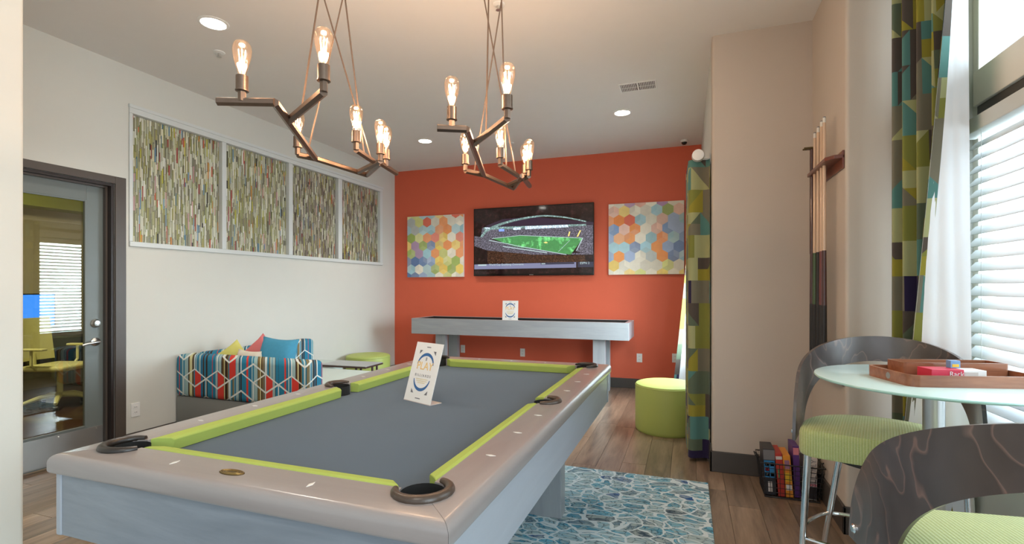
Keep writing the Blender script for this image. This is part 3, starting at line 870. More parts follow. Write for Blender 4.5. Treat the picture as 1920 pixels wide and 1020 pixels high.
g_ = 0.0006
rails = [('rail', [(-hx, -hy), (hx, -hy), (ix, -iy), (-ix, -iy)], 'railx', 0, -1), ('rail', [(hx, hy), (-hx, hy), (-ix, iy), (ix, iy)], 'railx', 0, 1),
         ('rail', [(hx, -hy), (hx, hy), (ix, iy), (ix, -iy)], 'rail', 1, 0), ('rail', [(-hx, hy), (-hx, -hy), (-ix, -iy), (-ix, iy)], 'rail', -1, 0)]
for n, poly, mt, sx, sy in rails:
    cx = sum(p[0] for p in poly) / 4; cy = sum(p[1] for p in poly) / 4
    poly = [(p[0] - g_ * (1 if p[0] > 0 else -1) * (1 if sy else 0), p[1] - g_ * (1 if p[1] > 0 else -1) * (1 if sx else 0)) for p in poly]
    bm = bmesh.new(); add_prism(bm, poly, ZT - 0.060, ZT)
    def outer(e):
        a, b = e.verts[0].co, e.verts[1].co
        if sx: return abs(a.x - sx * hx) < 1e-3 and abs(b.x - sx * hx) < 1e-3 and abs(a.z - b.z) < 1e-4
        return abs(a.y - sy * hy) < 1e-3 and abs(b.y - sy * hy) < 1e-3 and abs(a.z - b.z) < 1e-4
    top = [e for e in bm.edges if outer(e) and e.verts[0].co.z > ZT - 0.01]
    bot = [e for e in bm.edges if outer(e) and e.verts[0].co.z < ZT - 0.05]
    bmesh.ops.bevel(bm, geom=top, offset=0.026, segments=5, affect='EDGES', profile=0.5)
    bot = [e for e in bm.edges if outer(e) and e.verts[0].co.z < ZT - 0.05]
    bmesh.ops.bevel(bm, geom=bot, offset=0.010, segments=3, affect='EDGES', profile=0.5)
    o = obj(n, bm, M[mt], pt)
    bpy.context.view_layer.update()
    boolean_cut(o, cutters)
    for p in o.data.polygons: p.use_smooth = True
    o.data.set_sharp_from_angle(angle=radians(30))
bm = bmesh.new(); add_box(bm, (-ix - 0.03, -iy - 0.03, ZB - 0.035), (ix + 0.03, iy + 0.03, ZB))
bed = obj('felt_bed', bm, M['felt'], pt)
bpy.context.view_layer.update()
boolean_cut(bed, cutters)
for c in cutters:
    me = c.data; bpy.data.objects.remove(c); bpy.data.meshes.remove(me)

# cushions: profile (outer top, nose, underside), ends mitred towards the pockets
def cushion(p0, p1, inward, e0, e1):
    p0 = Vector(p0 + (0,)); p1 = Vector(p1 + (0,)); n = Vector(inward + (0,))
    dr = (p1 - p0).normalized()
    prof = [(0.0, ZT + 0.001, 0), (0.012, ZT + 0.003, 0), (CW - 0.008, ZT - 0.002, 1), (CW, ZT - 0.010, 1), (CW - 0.005, ZB + 0.001, 0.8), (0.0, ZB + 0.002, 0)]
    bm = bmesh.new()
    rings = []
    for base, sgn, e in ((p0, 1, e0), (p1, -1, e1)):
        rings.append([bm.verts.new(base + n * a + dr * (sgn * e * a) + Vector((0, 0, z))) for a, z, k in prof])
    a, b = rings
    m = len(prof)
    for i in range(m):
        j = (i + 1) % m
        bm.faces.new((a[i], a[j], b[j], b[i]))
    bm.faces.new(a); bm.faces.new(b[::-1])
    return obj('cushion', bm, M['limefelt'], pt, 0.002, 1)
cg = 0.072
cushion((-ix + cg, -iy), (ix - cg, -iy), (0, 1), 1.05, 1.05)
cushion((-ix + cg, iy), (ix - cg, iy), (0, -1), 1.05, 1.05)
for sx in (-1, 1):
    cushion((sx * ix, -iy + cg), (sx * ix, -0.062), (-sx, 0), 1.05, 0.25)
    cushion((sx * ix, 0.062), (sx * ix, iy - cg), (-sx, 0), 0.25, 1.05)

# pockets: leather collar (U-shaped roll) with a dark cup below
for (px, py, pr, k) in pockets:
    sx = 1 if px > 0 else -1; sy = 1 if py > 0 else -1
    mid = math.atan2(sy, sx) if k == 'corner' else (0 if sx > 0 else pi)
    span = radians(118) if k == 'corner' else radians(95)
    pts = []
    for i in range(17):
        a = mid - span + 2 * span * i / 16
        rr_ = pr + 0.010
        pts.append((px + rr_ * cos(a), py + rr_ * sin(a), ZT + 0.003))
    bm = bmesh.new(); rad = [0.009 + 0.006 * sin(pi * i / 16) ** 0.7 for i in range(17)]
    add_tube(bm, pts, rad, 10)
    col = obj('pocket_collar', bm, M['brownleather'] if (sy < 0 and sx > 0) or k == 'side' else M['leather'], pt, smooth=True)
    bm = bmesh.new(); add_lathe(bm, [(pr - 0.002, ZT - 0.004), (pr - 0.002, ZT - 0.10), (0.02, ZT - 0.15)], 24, (px, py, 0), False, True)
    obj('pocket_cup', bm, M['hole'], pt, smooth=True)

# diamond sights and maker's badge
dm = bpy.data.meshes.new('diamond_sight')
dm.from_pydata([(0.017, 0, 0), (0, 0.0065, 0), (-0.017, 0, 0), (0, -0.0065, 0), (0.017, 0, 0.0012), (0, 0.0065, 0.0012), (-0.017, 0, 0.0012), (0, -0.0065, 0.0012)], [],
               [(3, 2, 1, 0), (4, 5, 6, 7), (0, 1, 5, 4), (1, 2, 6, 5), (2, 3, 7, 6), (3, 0, 4, 7)])
dm.materials.append(M['pearl'])
def sight(x, y, rz):
    o = link('diamond_sight', dm, None, pt); o.location = (x, y, ZT); o.rotation_euler = (0, 0, rz)
for s in (-1, 1):
    for q in (-0.75, -0.5, -0.25, 0.25, 0.5, 0.75):
        sight(s * (hx - 0.085), q * (iy - 0.05), 0)
    for q in (-0.5, 0.0, 0.5):
        if not (s < 0 and q == 0.0): sight(q * (ix - 0.05), s * (hy - 0.085), pi / 2)
bm = bmesh.new(); add_lathe(bm, [(1.0, 0.0), (1.0, 0.0015), (0.93, 0.0025)], 32)
for v in bm.verts: v.co.x *= 0.044; v.co.y *= 0.019
bd = obj('badge', bm, M['brassdark'], pt, loc=(-0.02, -(hy - 0.080), ZT))
for k, (a, b) in enumerate(((0.040, 0.016), (0.032, 0.0115), (0.022, 0.007))):
    bm = bmesh.new()
    add_tube(bm, [(a * cos(2 * pi * i / 28), b * sin(2 * pi * i / 28), 0.0026) for i in range(28)], 0.0012, 5, closed=True)
    obj('badge_ring', bm, M['brass'], bd)

# aprons, corner trims, legs
az0, az1, ai = 0.535, ZT - 0.058, 0.020
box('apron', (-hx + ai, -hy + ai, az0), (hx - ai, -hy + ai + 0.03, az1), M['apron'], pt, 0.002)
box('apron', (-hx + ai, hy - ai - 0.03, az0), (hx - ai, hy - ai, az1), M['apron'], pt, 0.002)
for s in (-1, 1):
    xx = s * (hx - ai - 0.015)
    box('side_apron', (xx - 0.015, -hy + ai + 0.03, az0), (xx + 0.015, hy - ai - 0.03, az1), M['apron_lit'], pt, 0.002)
for sx in (-1, 1):
    for sy in (-1, 1):
        x1_, y1_ = sx * (hx - ai + 0.004), sy * (hy - ai + 0.004)
        x0_, y0_ = x1_ - sx * 0.024, y1_ - sy * 0.024
        box('corner_post', (min(x0_, x1_), min(y0_, y1_), az0 - 0.001), (max(x0_, x1_), max(y0_, y1_), az1 + 0.0005), M['apron_lit'], pt, 0.004)
        ly = 0.50 if sy > 0 else -0.62
        box('leg', (min(sx * 0.20, sx * 0.535), ly - 0.05 + 0.07, 0.0), (max(sx * 0.20, sx * 0.535), ly + 0.12, az0 + 0.03), M['graywoodz'], pt, 0.004)
box('under_frame', (-0.50, -1.0, az0 + 0.03), (0.50, 1.0, az0 + 0.12), M['graywood'], pt)

# ------------------------------------------------------------------ rug
rug = box('area_rug', (-1.29, -1.52, 0.0), (1.29, 1.52, 0.012), M['rug'], None, 0.004, loc=(-1.155, 2.123, 0.0))
tag(rug, 'blue and white shattered pattern area rug under the pool table', 'rug')

# ------------------------------------------------------------------ sign holders
def sign(name, label, cat, loc, rz, w, h, lean, small):
    t = thing(name, label, cat, loc, rz, 'upright game signs')
    # local: faces -Y, leans back towards +Y
    ca, sa = cos(lean), sin(lean)
    rot = (pi / 2 - lean, 0, 0)
    cd = box('card', (-w / 2, 0.003, -0.003), (w / 2, h, 0.0), M['card'], t, 0.0006, rot=rot, loc=(0, 0, 0))
    box('foot', (-w / 2, 0.0, 0.0), (w / 2, 0.045 if small else 0.075, 0.003), M['acrylic'], t)
    zt_ = 0.0006
    def ring(cy, a0, a1, r0, r1, m):
        V, F = [], []
        n = 20
        for i in range(n + 1):
            a = radians(a0 + (a1 - a0) * i / n)
            th = (r1 - r0) * (0.35 + 0.65 * sin(pi * i / n))
            V += [(r1 * cos(a), cy + r1 * sin(a), zt_), ((r1 - th) * cos(a), cy + (r1 - th) * sin(a), zt_)]
        for i in range(n): F.append((2 * i, 2 * i + 2, 2 * i + 3, 2 * i + 1))
        me = bpy.data.meshes.new('blue_arc'); me.from_pydata(V, [], F)
        return link('blue_arc', me, m, cd)
    k = w / 0.217
    rr_ = 0.066 * k
    ring(h * 0.615, 5, 175, rr_ * 0.76, rr_, M['navy'])
    ring(h * 0.40, 185, 355, rr_ * 0.76, rr_, M['navy'])
    for sx in (-1, 1):
        for yy, s in ((h * 0.865, 1), (h * 0.145, -1)):
            me = bpy.data.meshes.new('corner_mark')
            x_ = sx * 0.066 * k
            me.from_pydata([(x_, yy, zt_), (x_ - sx * 0.022 * k, yy, zt_), (x_, yy - s * 0.022 * k, zt_)], [], [(0, 1, 2) if sx * s < 0 else (0, 2, 1)])
            link('corner_mark', me, M['ink'], cd)
    text('lettering', 'PLAY', 0.058 * k, M['gold'], cd, (0, h * 0.60, zt_), (0, 0, 0))
    if small:
        box('fine_print', (-0.05 * k, h * 0.44 - 0.004, 0.0003), (0.05 * k, h * 0.44 + 0.004, 0.0007), M['palegold'], cd)
    else:
        text('lettering', 'B I L L I A R D S', 0.019 * k, M['ink'], cd, (0, h * 0.445, zt_), (0, 0, 0))
    text('lettering', '8', 0.026 * k, M['ink'], cd, (0, h * 0.72, zt_), (0, 0, 0))
    # the small print is too fine to read: thin bars of ink
    for yy, ww, m_ in ((0.385, 0.095, M['palegold']), (0.355, 0.085, M['palegold']), (0.325, 0.06, M['palegold']), (0.925, 0.032, M['ink']), (0.07, 0.04, M['ink'])):
        box('fine_print', (-ww * k / 2, h * yy - 0.0022, 0.0003), (ww * k / 2, h * yy + 0.0022, 0.0007), m_, cd)
    return t
sign('table_sign', 'white PLAY BILLIARDS sign standing on the pool table felt', 'sign', (-1.303, 2.224, BED), radians(-22.4), 0.217, 0.310, radians(17), False)

# ------------------------------------------------------------------ shuffleboard table
t = thing('shuffleboard_table', 'long grey shuffleboard table in front of the red wall', 'game table', (-2.14, 6.36, 0))
sx0, sx1, sy0, sy1, sz0, sz1 = -1.483, 1.483, -0.31, 0.30, 0.712, 0.926
box('side_board', (sx0, sy0, sz0), (sx1, sy0 + 0.055, sz1), M['graywood'], t, 0.003)
box('side_board', (sx0, sy1 - 0.055, sz0), (sx1, sy1, sz1), M['graywood'], t, 0.003)
box('end_board', (sx0, sy0 + 0.055, sz0), (sx0 + 0.055, sy1 - 0.055, sz1), M['graywood'], t, 0.003)
box('end_board', (sx1 - 0.055, sy0 + 0.055, sz0), (sx1, sy1 - 0.055, sz1), M['graywood'], t, 0.003)
box('gutter', (sx0 + 0.055, sy0 + 0.055, sz0 + 0.02), (sx1 - 0.055, sy1 - 0.055, sz0 + 0.05), M['black'], t)
box('playing_board', (sx0 + 0.14, sy0 + 0.13, sz0 + 0.05), (sx1 - 0.14, sy1 - 0.13, sz1 - 0.05), M['cherry'], t, 0.003)
for (a, b) in (((sx0 + 0.055, sy1 - 0.059), (sx1 - 0.055, sy1 - 0.055)), ((sx0 + 0.055, sy0 + 0.055), (sx1 - 0.055, sy0 + 0.059)),
               ((sx0 + 0.055, sy0 + 0.059), (sx0 + 0.059, sy1 - 0.059)), ((sx1 - 0.059, sy0 + 0.059), (sx1 - 0.055, sy1 - 0.059))):
    box('black_liner', (a[0], a[1], sz0 + 0.05), (b[0], b[1], sz1 - 0.003), M['black'], t)
for xa_ in (-1.15, 1.037):
    for ya_ in (-0.23, 0.16):
        box('leg', (xa_, ya_, 0.0), (xa_ + 0.15, ya_ + 0.08, sz0), M['graywoodz'], t, 0.003)
    box('foot_rail', (xa_ + 0.035, -0.15, 0.10), (xa_ + 0.115, 0.16, 0.17), M['graywood'], t, 0.003)
sign('table_sign', 'small white PLAY sign on the rim of the shuffleboard table', 'sign', (-2.165, 6.052, 0.926), 0.0, 0.215, 0.255, radians(4), True)

# ------------------------------------------------------------------ television
tv = thing('television', 'wall mounted television showing a football stadium at night', 'television', (-2.091, YR - 0.075, 1.522))
tw, th = 1.786, 0.995
box('wall_bracket', (-0.25, 0.03, 0.3), (0.25, 0.075, 0.7), M['black'], tv)
box('housing', (-tw / 2, 0.0, 0.0), (tw / 2, 0.035, th), M['glossblack'], tv, 0.004)
def tp(u, v):   # picture coordinates in the zoomed crop (60..1485 x 60..945) to the panel
    yt = 150 - (u - 60) * 90.0 / 1425; yb = 945 - (u - 60) * 10 / 1425.0
    return ((u - 60) / 1425.0 - 0.5) * tw, (1 - (v - yt) / (yb - yt)) * th
def tpoly(name, pts, m, lay):
    V = [(tp(*p)[0], -0.0008 * lay, tp(*p)[1]) for p in pts]
    me = bpy.data.meshes.new(name); me.from_pydata(V, [], [tuple(range(len(V)))])
    return link(name, me, m, scr)
scr = box('screen', (-tw / 2 + 0.018, -0.001, 0.030), (tw / 2 - 0.018, 0.0, th - 0.018), m_screen('screen_night', (0.010, 0.004, 0.004), 1.0, 0.6, 14), tv)
crowd = m_screen('screen_crowd', (0.080, 0.074, 0.095), 1.0, 0.85, 60)
crowdw = m_screen('screen_crowd_warm', (0.040, 0.018, 0.010), 1.0, 0.8, 50)
sgreen = m_screen('screen_pitch', (0.055, 0.20, 0.065), 1.0, 0.12, 5)
swhite = m_screen('screen_white', (0.26, 0.33, 0.34), 1.0)
steal = m_screen('screen_roof', (0.13, 0.20, 0.19), 1.0, 0.4, 40)
slight = m_screen('screen_floodlight', (0.42, 0.52, 0.60), 1.0, 0.5, 60)
sbar = m_screen('screen_bar', (0.115, 0.12, 0.19), 1.0)
sdark = m_screen('screen_dark_bar', (0.02, 0.02, 0.035), 1.0)
sblue = m_screen('screen_blue', (0.14, 0.22, 0.75), 1.0)
sky_n = m_screen('screen_violet_sky', (0.020, 0.012, 0.022), 1.0)
yell = m_screen('screen_yellow', (0.55, 0.42, 0.13), 1.0)
tpoly('night_sky', [(200, 365), (1480, 330), (1480, 300), (1150, 270), (760, 235), (420, 270), (240, 340)], sky_n, 1.5)
tpoly('far_stand', [(170, 370), (1475, 335), (1475, 520), (640, 455), (260, 500), (150, 490)], crowd, 2)
tpoly('near_stand', [(70, 470), (270, 500), (430, 560), (1180, 690), (1475, 660), (1475, 690), (800, 690), (230, 640), (70, 590)], crowd, 2.2)
tpoly('right_stand', [(1370, 490), (1475, 500), (1475, 690), (1280, 650)], crowd, 2.4)
tpoly('dark_stand', [(230, 640), (800, 690), (1380, 700), (1400, 775), (240, 795)], crowdw, 2.1)
out_, inn_ = [], []
for i in range(25):
    q = i / 24
    u = 150 + (1400 - 150) * q
    v = 470 - 265 * (sin(pi * min(q, 1.0) * 0.62 + 0.0)) ** 0.55 + 120 * max(0, q - 0.6) ** 1.3 * 2
    out_.append((u, v)); inn_.append((u + (16 if q < 0.5 else 0), v + 26 - 12 * q))
out_[0] = (145, 480); inn_[0] = (172, 485)
for i in range(24):
    tpoly('roof_arch', [out_[i], out_[i + 1], inn_[i + 1], inn_[i]], steal, 3)
tpoly('roof_edge', [(190, 368), (1400, 322), (1400, 345), (190, 398)], steal, 3)
tpoly('floodlights', [(700, 352), (1200, 332), (1200, 362), (700, 388)], slight, 4)
tpoly('floodlights', [(210, 368), (265, 367), (265, 386), (210, 388)], slight, 4)
tpoly('floodlights', [(555, 368), (648, 362), (648, 392), (555, 398)], slight, 4)
tpoly('scoreboard', [(380, 388), (445, 386), (445, 412), (380, 414)], sblue, 4)
tpoly('pitch', [(300, 500), (640, 458), (1365, 492), (1230, 690), (560, 590)], sgreen, 3)
def tline(a, b, w):
    tpoly('line', [(a[0], a[1] - w), (b[0], b[1] - w), (b[0], b[1] + w), (a[0], a[1] + w)], swhite, 4)
tline((290, 500), (640, 460), 3); tline((640, 460), (1365, 492), 3)
tline((255, 520), (560, 575), 4); tline((430, 592), (960, 668), 5); tline((560, 578), (1180, 690), 4)
tpoly('line', [(1356, 492), (1368, 492), (1300, 640), (1290, 640)], swhite, 4)
tpoly('line', [(1215, 520), (1221, 520), (1090, 655), (1084, 655)], swhite, 4)
tpoly('centre_spot', [(915, 545), (945, 536), (970, 546), (945, 556)], yell, 4)
tpoly('aisle', [(1195, 470), (1212, 470), (1225, 415), (1210, 415)], yell, 4)
tpoly('aisle', [(1295, 475), (1312, 475), (1345, 400), (1330, 400)], yell, 4)
tpoly('ticker', [(70, 808), (1290, 780), (1290, 845), (70, 865)], sbar, 4)
tpoly('ticker_gap', [(885, 790), (1268, 782), (1268, 802), (885, 810)], sdark, 5)
tpoly('channel_box', [(1305, 778), (1480, 775), (1480, 838), (1305, 842)], sdark, 4)
tpoly('ticker_mark', [(118, 808), (225, 806), (225, 822), (118, 824)], swhite, 6)
text('ticker_text', 'World Cup Qualifying: Comments', 0.038, swhite, scr, (tp(470, 808)[0], -0.006, tp(470, 808)[1]), (pi / 2, 0, 0))
tpoly('ticker_mark', [(893, 794), (938, 793), (938, 803), (893, 804)], swhite, 6)
text('ticker_text', 'ESPN 2', 0.044, swhite, scr, (tp(1385, 792)[0], -0.006, tp(1385, 792)[1]), (pi / 2, 0, 0))
box('logo_light', (-0.03, -0.0015, 0.010), (0.03, 0.0, 0.016), M['steel'], tv)

# ------------------------------------------------------------------ hexagon paintings
def clip(poly, x0, x1, y0, y1):
    def cut(P, f, inter):
        out = []
        for i in range(len(P)):
            a, b = P[i - 1], P[i]
            fa, fb = f(a), f(b)
            if fa >= 0:
                out.append(a) if False else None
            if (fa >= 0) != (fb >= 0):
                tt = fa / (fa - fb); out.append((a[0] + (b[0] - a[0]) * tt, a[1] + (b[1] - a[1]) * tt))
            if fb >= 0: out.append(b)
        return out
    for f in (lambda p: p[0] - x0, lambda p: x1 - p[0], lambda p: p[1] - y0, lambda p: y1 - p[1]):
        if len(poly) < 3: return []
        poly = cut(poly, f, None)
    return poly
def painting(label, x0, x1, z0, z1, seed, warm):
    rr = random.Random(seed)
    cx, cz = (x0 + x1) / 2, (z0 + z1) / 2
    t = thing('hexagon_painting', label, 'painting', (cx, YR - 0.035, z0), 0, 'hexagon paintings beside the television')
    w, h = x1 - x0, z1 - z0
    box('canvas', (-w / 2, 0.0, 0.0), (w / 2, 0.035, h), M['card'], t, 0.003)
    Fw = 0.140; Rr = Fw / sqrt(3)
    pal = dict(orange=srgb(236, 140, 70), red=srgb(216, 92, 66), yellow=srgb(232, 196, 92), pale=srgb(222, 216, 200), blue=srgb(126, 156, 200),
               sky=srgb(150, 192, 204), green=srgb(150, 172, 84), grey=srgb(168, 176, 176), pink=srgb(222, 176, 160), violet=srgb(160, 120, 170), lime=srgb(206, 208, 130),
               deep=srgb(86, 118, 168))
    V, F, K = [], [], []
    rows = int(h / (1.5 * Rr)) + 3
    for j in range(-1, rows):
        for i in range(-1, int(w / Fw) + 3):
            hx_ = -w / 2 + i * Fw + (j % 2) * Fw / 2; hz_ = j * 1.5 * Rr
            fx, fz = (hx_ + w / 2) / w, hz_ / h
            q = rr.random()
            if warm:   # left canvas: red and orange at top and right, blue low left
                if fz > 0.62: ch = ['orange', 'red', 'red', 'yellow', 'pale', 'sky'] if fx > 0.3 else ['sky', 'lime', 'grey', 'green']
                elif fz > 0.3: ch = ['orange', 'yellow', 'pale', 'yellow', 'lime', 'red'] if fx > 0.45 else ['blue', 'green', 'violet', 'sky', 'yellow', 'deep']
                else: ch = ['pale', 'yellow', 'lime', 'pale', 'green'] if fx > 0.5 else ['sky', 'blue', 'sky', 'pale', 'deep']
            else:      # right canvas: blues and oranges high, pale below
                if fz > 0.78: ch = ['sky', 'pale', 'pink', 'green', 'violet', 'yellow', 'pale']
                elif fz > 0.45: ch = ['orange', 'red', 'orange', 'pink', 'green', 'blue'] if fx < 0.35 else ['pale', 'orange', 'sky', 'yellow', 'pink', 'blue', 'grey']
                elif fz > 0.25: ch = ['orange', 'yellow', 'pale', 'blue', 'sky', 'blue', 'deep', 'grey']
                else: ch = ['pale', 'pale', 'pale', 'lime', 'yellow', 'sky']
            base = pal[rr.choice(ch)]
            hexp = [(hx_ + Rr * cos(radians(30 + 60 * k)), hz_ + Rr * sin(radians(30 + 60 * k))) for k in range(6)]
            groups = [hexp]
            if q < 0.45:   # three rhombs, like a cube
                c0 = (hx_, hz_)
                groups = [[c0, hexp[k], hexp[(k + 1) % 6], hexp[(k + 2) % 6]] for k in (1, 3, 5)]
            for g2 in groups:
                cl = clip(g2, -w / 2 + 0.002, w / 2 - 0.002, 0.002, h - 0.002)
                if len(cl) < 3: continue
                s_ = rr.uniform(0.95, 1.2); mx_ = rr.uniform(0.05, 0.34)
                k0 = len(V)
                V += [(p[0], -0.0006, p[1]) for p in cl]
                F.append(tuple(range(k0, k0 + len(cl))))
                K.append(tuple(min((c * (1 - mx_) + q_ * mx_) * s_, 0.85) for c, q_ in zip(base, (0.72, 0.68, 0.58))))
    color_mesh('print', V, F, K, M['watercolor'], t)
painting('square hexagon painting of warm oranges left of the television', -4.137, -3.168, 1.514, 2.46, 11, True)
painting('square pale hexagon painting right of the television beside the curtain', -1.007, -0.036, 1.525, 2.48, 23, False)

# ------------------------------------------------------------------ outlets
def outlet(label, loc, rz):
    t = thing('wall_outlet', label, 'outlet', loc, rz, 'white wall outlets')
    box('plate', (-0.036, -0.006, -0.058), (0.036, 0.0, 0.058), M['white'], t, 0.002)
    for s in (-1, 1):
        sk = box('socket', (-0.017, -0.0075, s * 0.022 - 0.014), (0.017, -0.006, s * 0.022 + 0.014), M['white'], t, 0.0005)
        box('slot', (-0.008, -0.0082, s * 0.022 - 0.004), (-0.0055, -0.0075, s * 0.022 + 0.006), M['black'], sk)
        box('slot', (0.0055, -0.0082, s * 0.022 - 0.004), (0.008, -0.0075, s * 0.022 + 0.006), M['black'], sk)
outlet('white outlet on the red wall beside the left shuffleboard leg', (-3.195, YR, 0.427), 0)
outlet('white outlet on the red wall under the middle of the shuffleboard', (-2.245, YR, 0.412), 0)
outlet('white outlet on the red wall right of the shuffleboard table', (-0.601, YR, 0.411), 0)
outlet('white outlet on the red wall hidden partly by the curtain lining', (-0.150, YR, 0.43), 0)
outlet('white outlet on the cream wall between door and sofa', (XL, 2.885, 0.317), pi / 2)

# ------------------------------------------------------------------ sofa, pillows, side table, ottomans
t = thing('corner_sofa', 'low corner sofa with striped hexagon fabric and grey base', 'sofa', (XL, 3.21, 0))
def SB(n, lo, hi, m, bev, seg=3):
    o = box(n, tuple(a - b for a, b in zip(lo, (XL, 3.21, 0))), tuple(a - b for a, b in zip(hi, (XL, 3.21, 0))), m, t, bev, seg, smooth=True)
    return o
SB('base', (XL + 0.022, 3.225, 0.03), (-2.885, 4.30, 0.366), M['sofabase'], 0.006)
SB('base', (XL + 0.022, 4.30, 0.03), (-3.77, 4.79, 0.366), M['sofabase'], 0.006)
SB('end_panel', (XL + 0.018, 3.212, 0.367), (-2.87, 3.405, 0.742), M['sofa'], 0.045, 5)
SB('backrest', (XL + 0.02, 3.41, 0.367), (XL + 0.20, 4.80, 0.742), M['sofa'], 0.045, 5)
SB('seat_cushion', (XL + 0.205, 3.412, 0.367), (-2.88, 4.305, 0.50), M['seatteal'], 0.03)
SB('seat_cushion', (XL + 0.205, 4.31, 0.367), (-3.77, 4.795, 0.50), M['seatteal'], 0.03)

def pillow(label, m, loc, size, rot):
    bm = bmesh.new()
    n = 14
    g = {}
    for side in (1, -1):
        for i in range(n + 1):
            for j in range(n + 1):
                a, b = -1 + 2 * i / n, -1 + 2 * j / n
                edge = i in (0, n) or j in (0, n)
                z = 0 if edge else side * 0.26 * (max(0, (1 - a * a)) * max(0, (1 - b * b))) ** 0.42
                pin = 1 - 0.10 * (1 - (a * b) ** 2) * max(abs(a), abs(b)) ** 4
                if edge and side < 0:
                    g[(side, i, j)] = g[(1, i, j)]; continue
                g[(side, i, j)] = bm.verts.new((a * pin * size / 2, z * size, b * pin * size / 2))
        for i in range(n):
            for j in range(n):
                f = [g[(side, i, j)], g[(side, i + 1, j)], g[(side, i + 1, j + 1)], g[(side, i, j + 1)]]
                bm.faces.new(f if side < 0 else f[::-1])
    o = obj('throw_pillow', bm, m, None, smooth=True)
    o.location = loc; o.rotation_euler = [radians(a) for a in rot]
    tag(o, label, 'pillow', 'pillows on the corner sofa')
pillow('blue square throw pillow upright on the corner sofa', M['pblue'], (-3.65, 3.68, 0.690), 0.37, (-14, 4, 12))
pillow('coral pink throw pillow with its corner up on the sofa', M['ppink'], (-3.97, 3.80, 0.700), 0.28, (-12, 45, 10))
pillow('yellow throw pillow with its corner up in the sofa corner', M['pyellow'], (-4.08, 3.58, 0.678), 0.25, (-10, 52, 25))
pillow('cream patterned throw pillow lying low between the coloured pillows', M['pcream'], (-3.80, 3.488, 0.638), 0.27, (-6, 3, 2))

t = thing('side_table', 'small grey topped side table with dark edge beside the sofa', 'table', (-3.44, 4.50, 0), radians(3))
box('table_top', (-0.28, -0.16, 0.520), (0.28, 0.17, 0.526), M['laminate'], t, 0.001)
box('top_edge', (-0.285, -0.165, 0.503), (0.285, 0.175, 0.520), M['darkedge'], t, 0.002)
for s in (-1, 1):
    for q in (-1, 1):
        if s < 0:
            pass
        bm = bmesh.new(); add_tube(bm, [(0.25 if s > 0 else 0.05, q * 0.045 + 0.06, 0.003), (0.25 if s > 0 else 0.05, q * 0.045 + 0.06, 0.503)], 0.012, 8)
        obj('leg', bm, M['darkedge'], t, smooth=True)

def ottoman(label, loc, r, h):
    t = thing('round_ottoman', label, 'ottoman', loc, 0, 'round lime ottomans')
    bm = bmesh.new()
    add_lathe(bm, [(r - 0.012, 0.0), (r - 0.004, 0.012), (r, 0.03), (r, h - 0.035), (r - 0.008, h - 0.014), (r - 0.035, h - 0.004), (r * 0.6, h + 0.004), (0.02, h + 0.006)], 48)
    obj('body', bm, M['limevinyl'], t, smooth=True)
    bm = bmesh.new()
    add_tube(bm, [((r - 0.002) * cos(2 * pi * i / 40), (r - 0.002) * sin(2 * pi * i / 40), h - 0.028) for i in range(40)], 0.004, 6, closed=True)
    obj('piping', bm, M['limevinyl'], t, smooth=True)
ottoman('round lime vinyl ottoman on the floor beside the far curtain', (-0.185, 4.93, 0), 0.288, 0.45)
ottoman('round lime ottoman in the corner by the red wall behind the sofa', (-4.07, 5.68, 0), 0.29, 0.45)

# ------------------------------------------------------------------ curtains
def curtain(name, label, path, s0, s1, loc, lining_path=None, group='patterned curtains', rod=None, free=False):
    """path(s, a): plan point at height fraction s (0 top .. 1 bottom) and length fraction a; s0/s1 heights"""
    t = thing(name, label, 'curtain', loc, 0, group)
    def sheet(nm, pf, m, na, ns, flip):
        V, F, UV = [], [], []
        for i in range(ns + 1):
            s = i / ns
            acc_ = 0.0; prev = None
            for j in range(na + 1):
                p = pf(s, j / na)
                if prev is not None: acc_ += sqrt((p[0] - prev[0]) ** 2 + (p[1] - prev[1]) ** 2)
                prev = p
                z = s0 + (s1 - s0) * s
                V.append((p[0] - loc[0], p[1] - loc[1], z - loc[2])); UV.append((acc_, z))
        for i in range(ns):
            for j in range(na):
                a = i * (na + 1) + j
                F.append((a, a + 1, a + na + 2, a + na + 1))
        me = bpy.data.meshes.new(nm); me.from_pydata(V, [], F)
        uvl = me.uv_layers.new(name='UVMap')
        for lp in me.loops: uvl.data[lp.index].uv = UV[lp.vertex_index]
        for p in me.polygons: p.use_smooth = True
        return link(nm, me, m, t)
    sheet('printed_front', path, M['curtain'], 160, 24, False)
    if lining_path:
        sheet('lining', lining_path[0], M['lining'], 24, 24, False)
        sheet('hem_return', lining_path[1], M['curtain'], 3, 24, False)
    return t

def lerp(a, b, k): return (a[0] + (b[0] - a[0]) * k, a[1] + (b[1] - a[1]) * k)
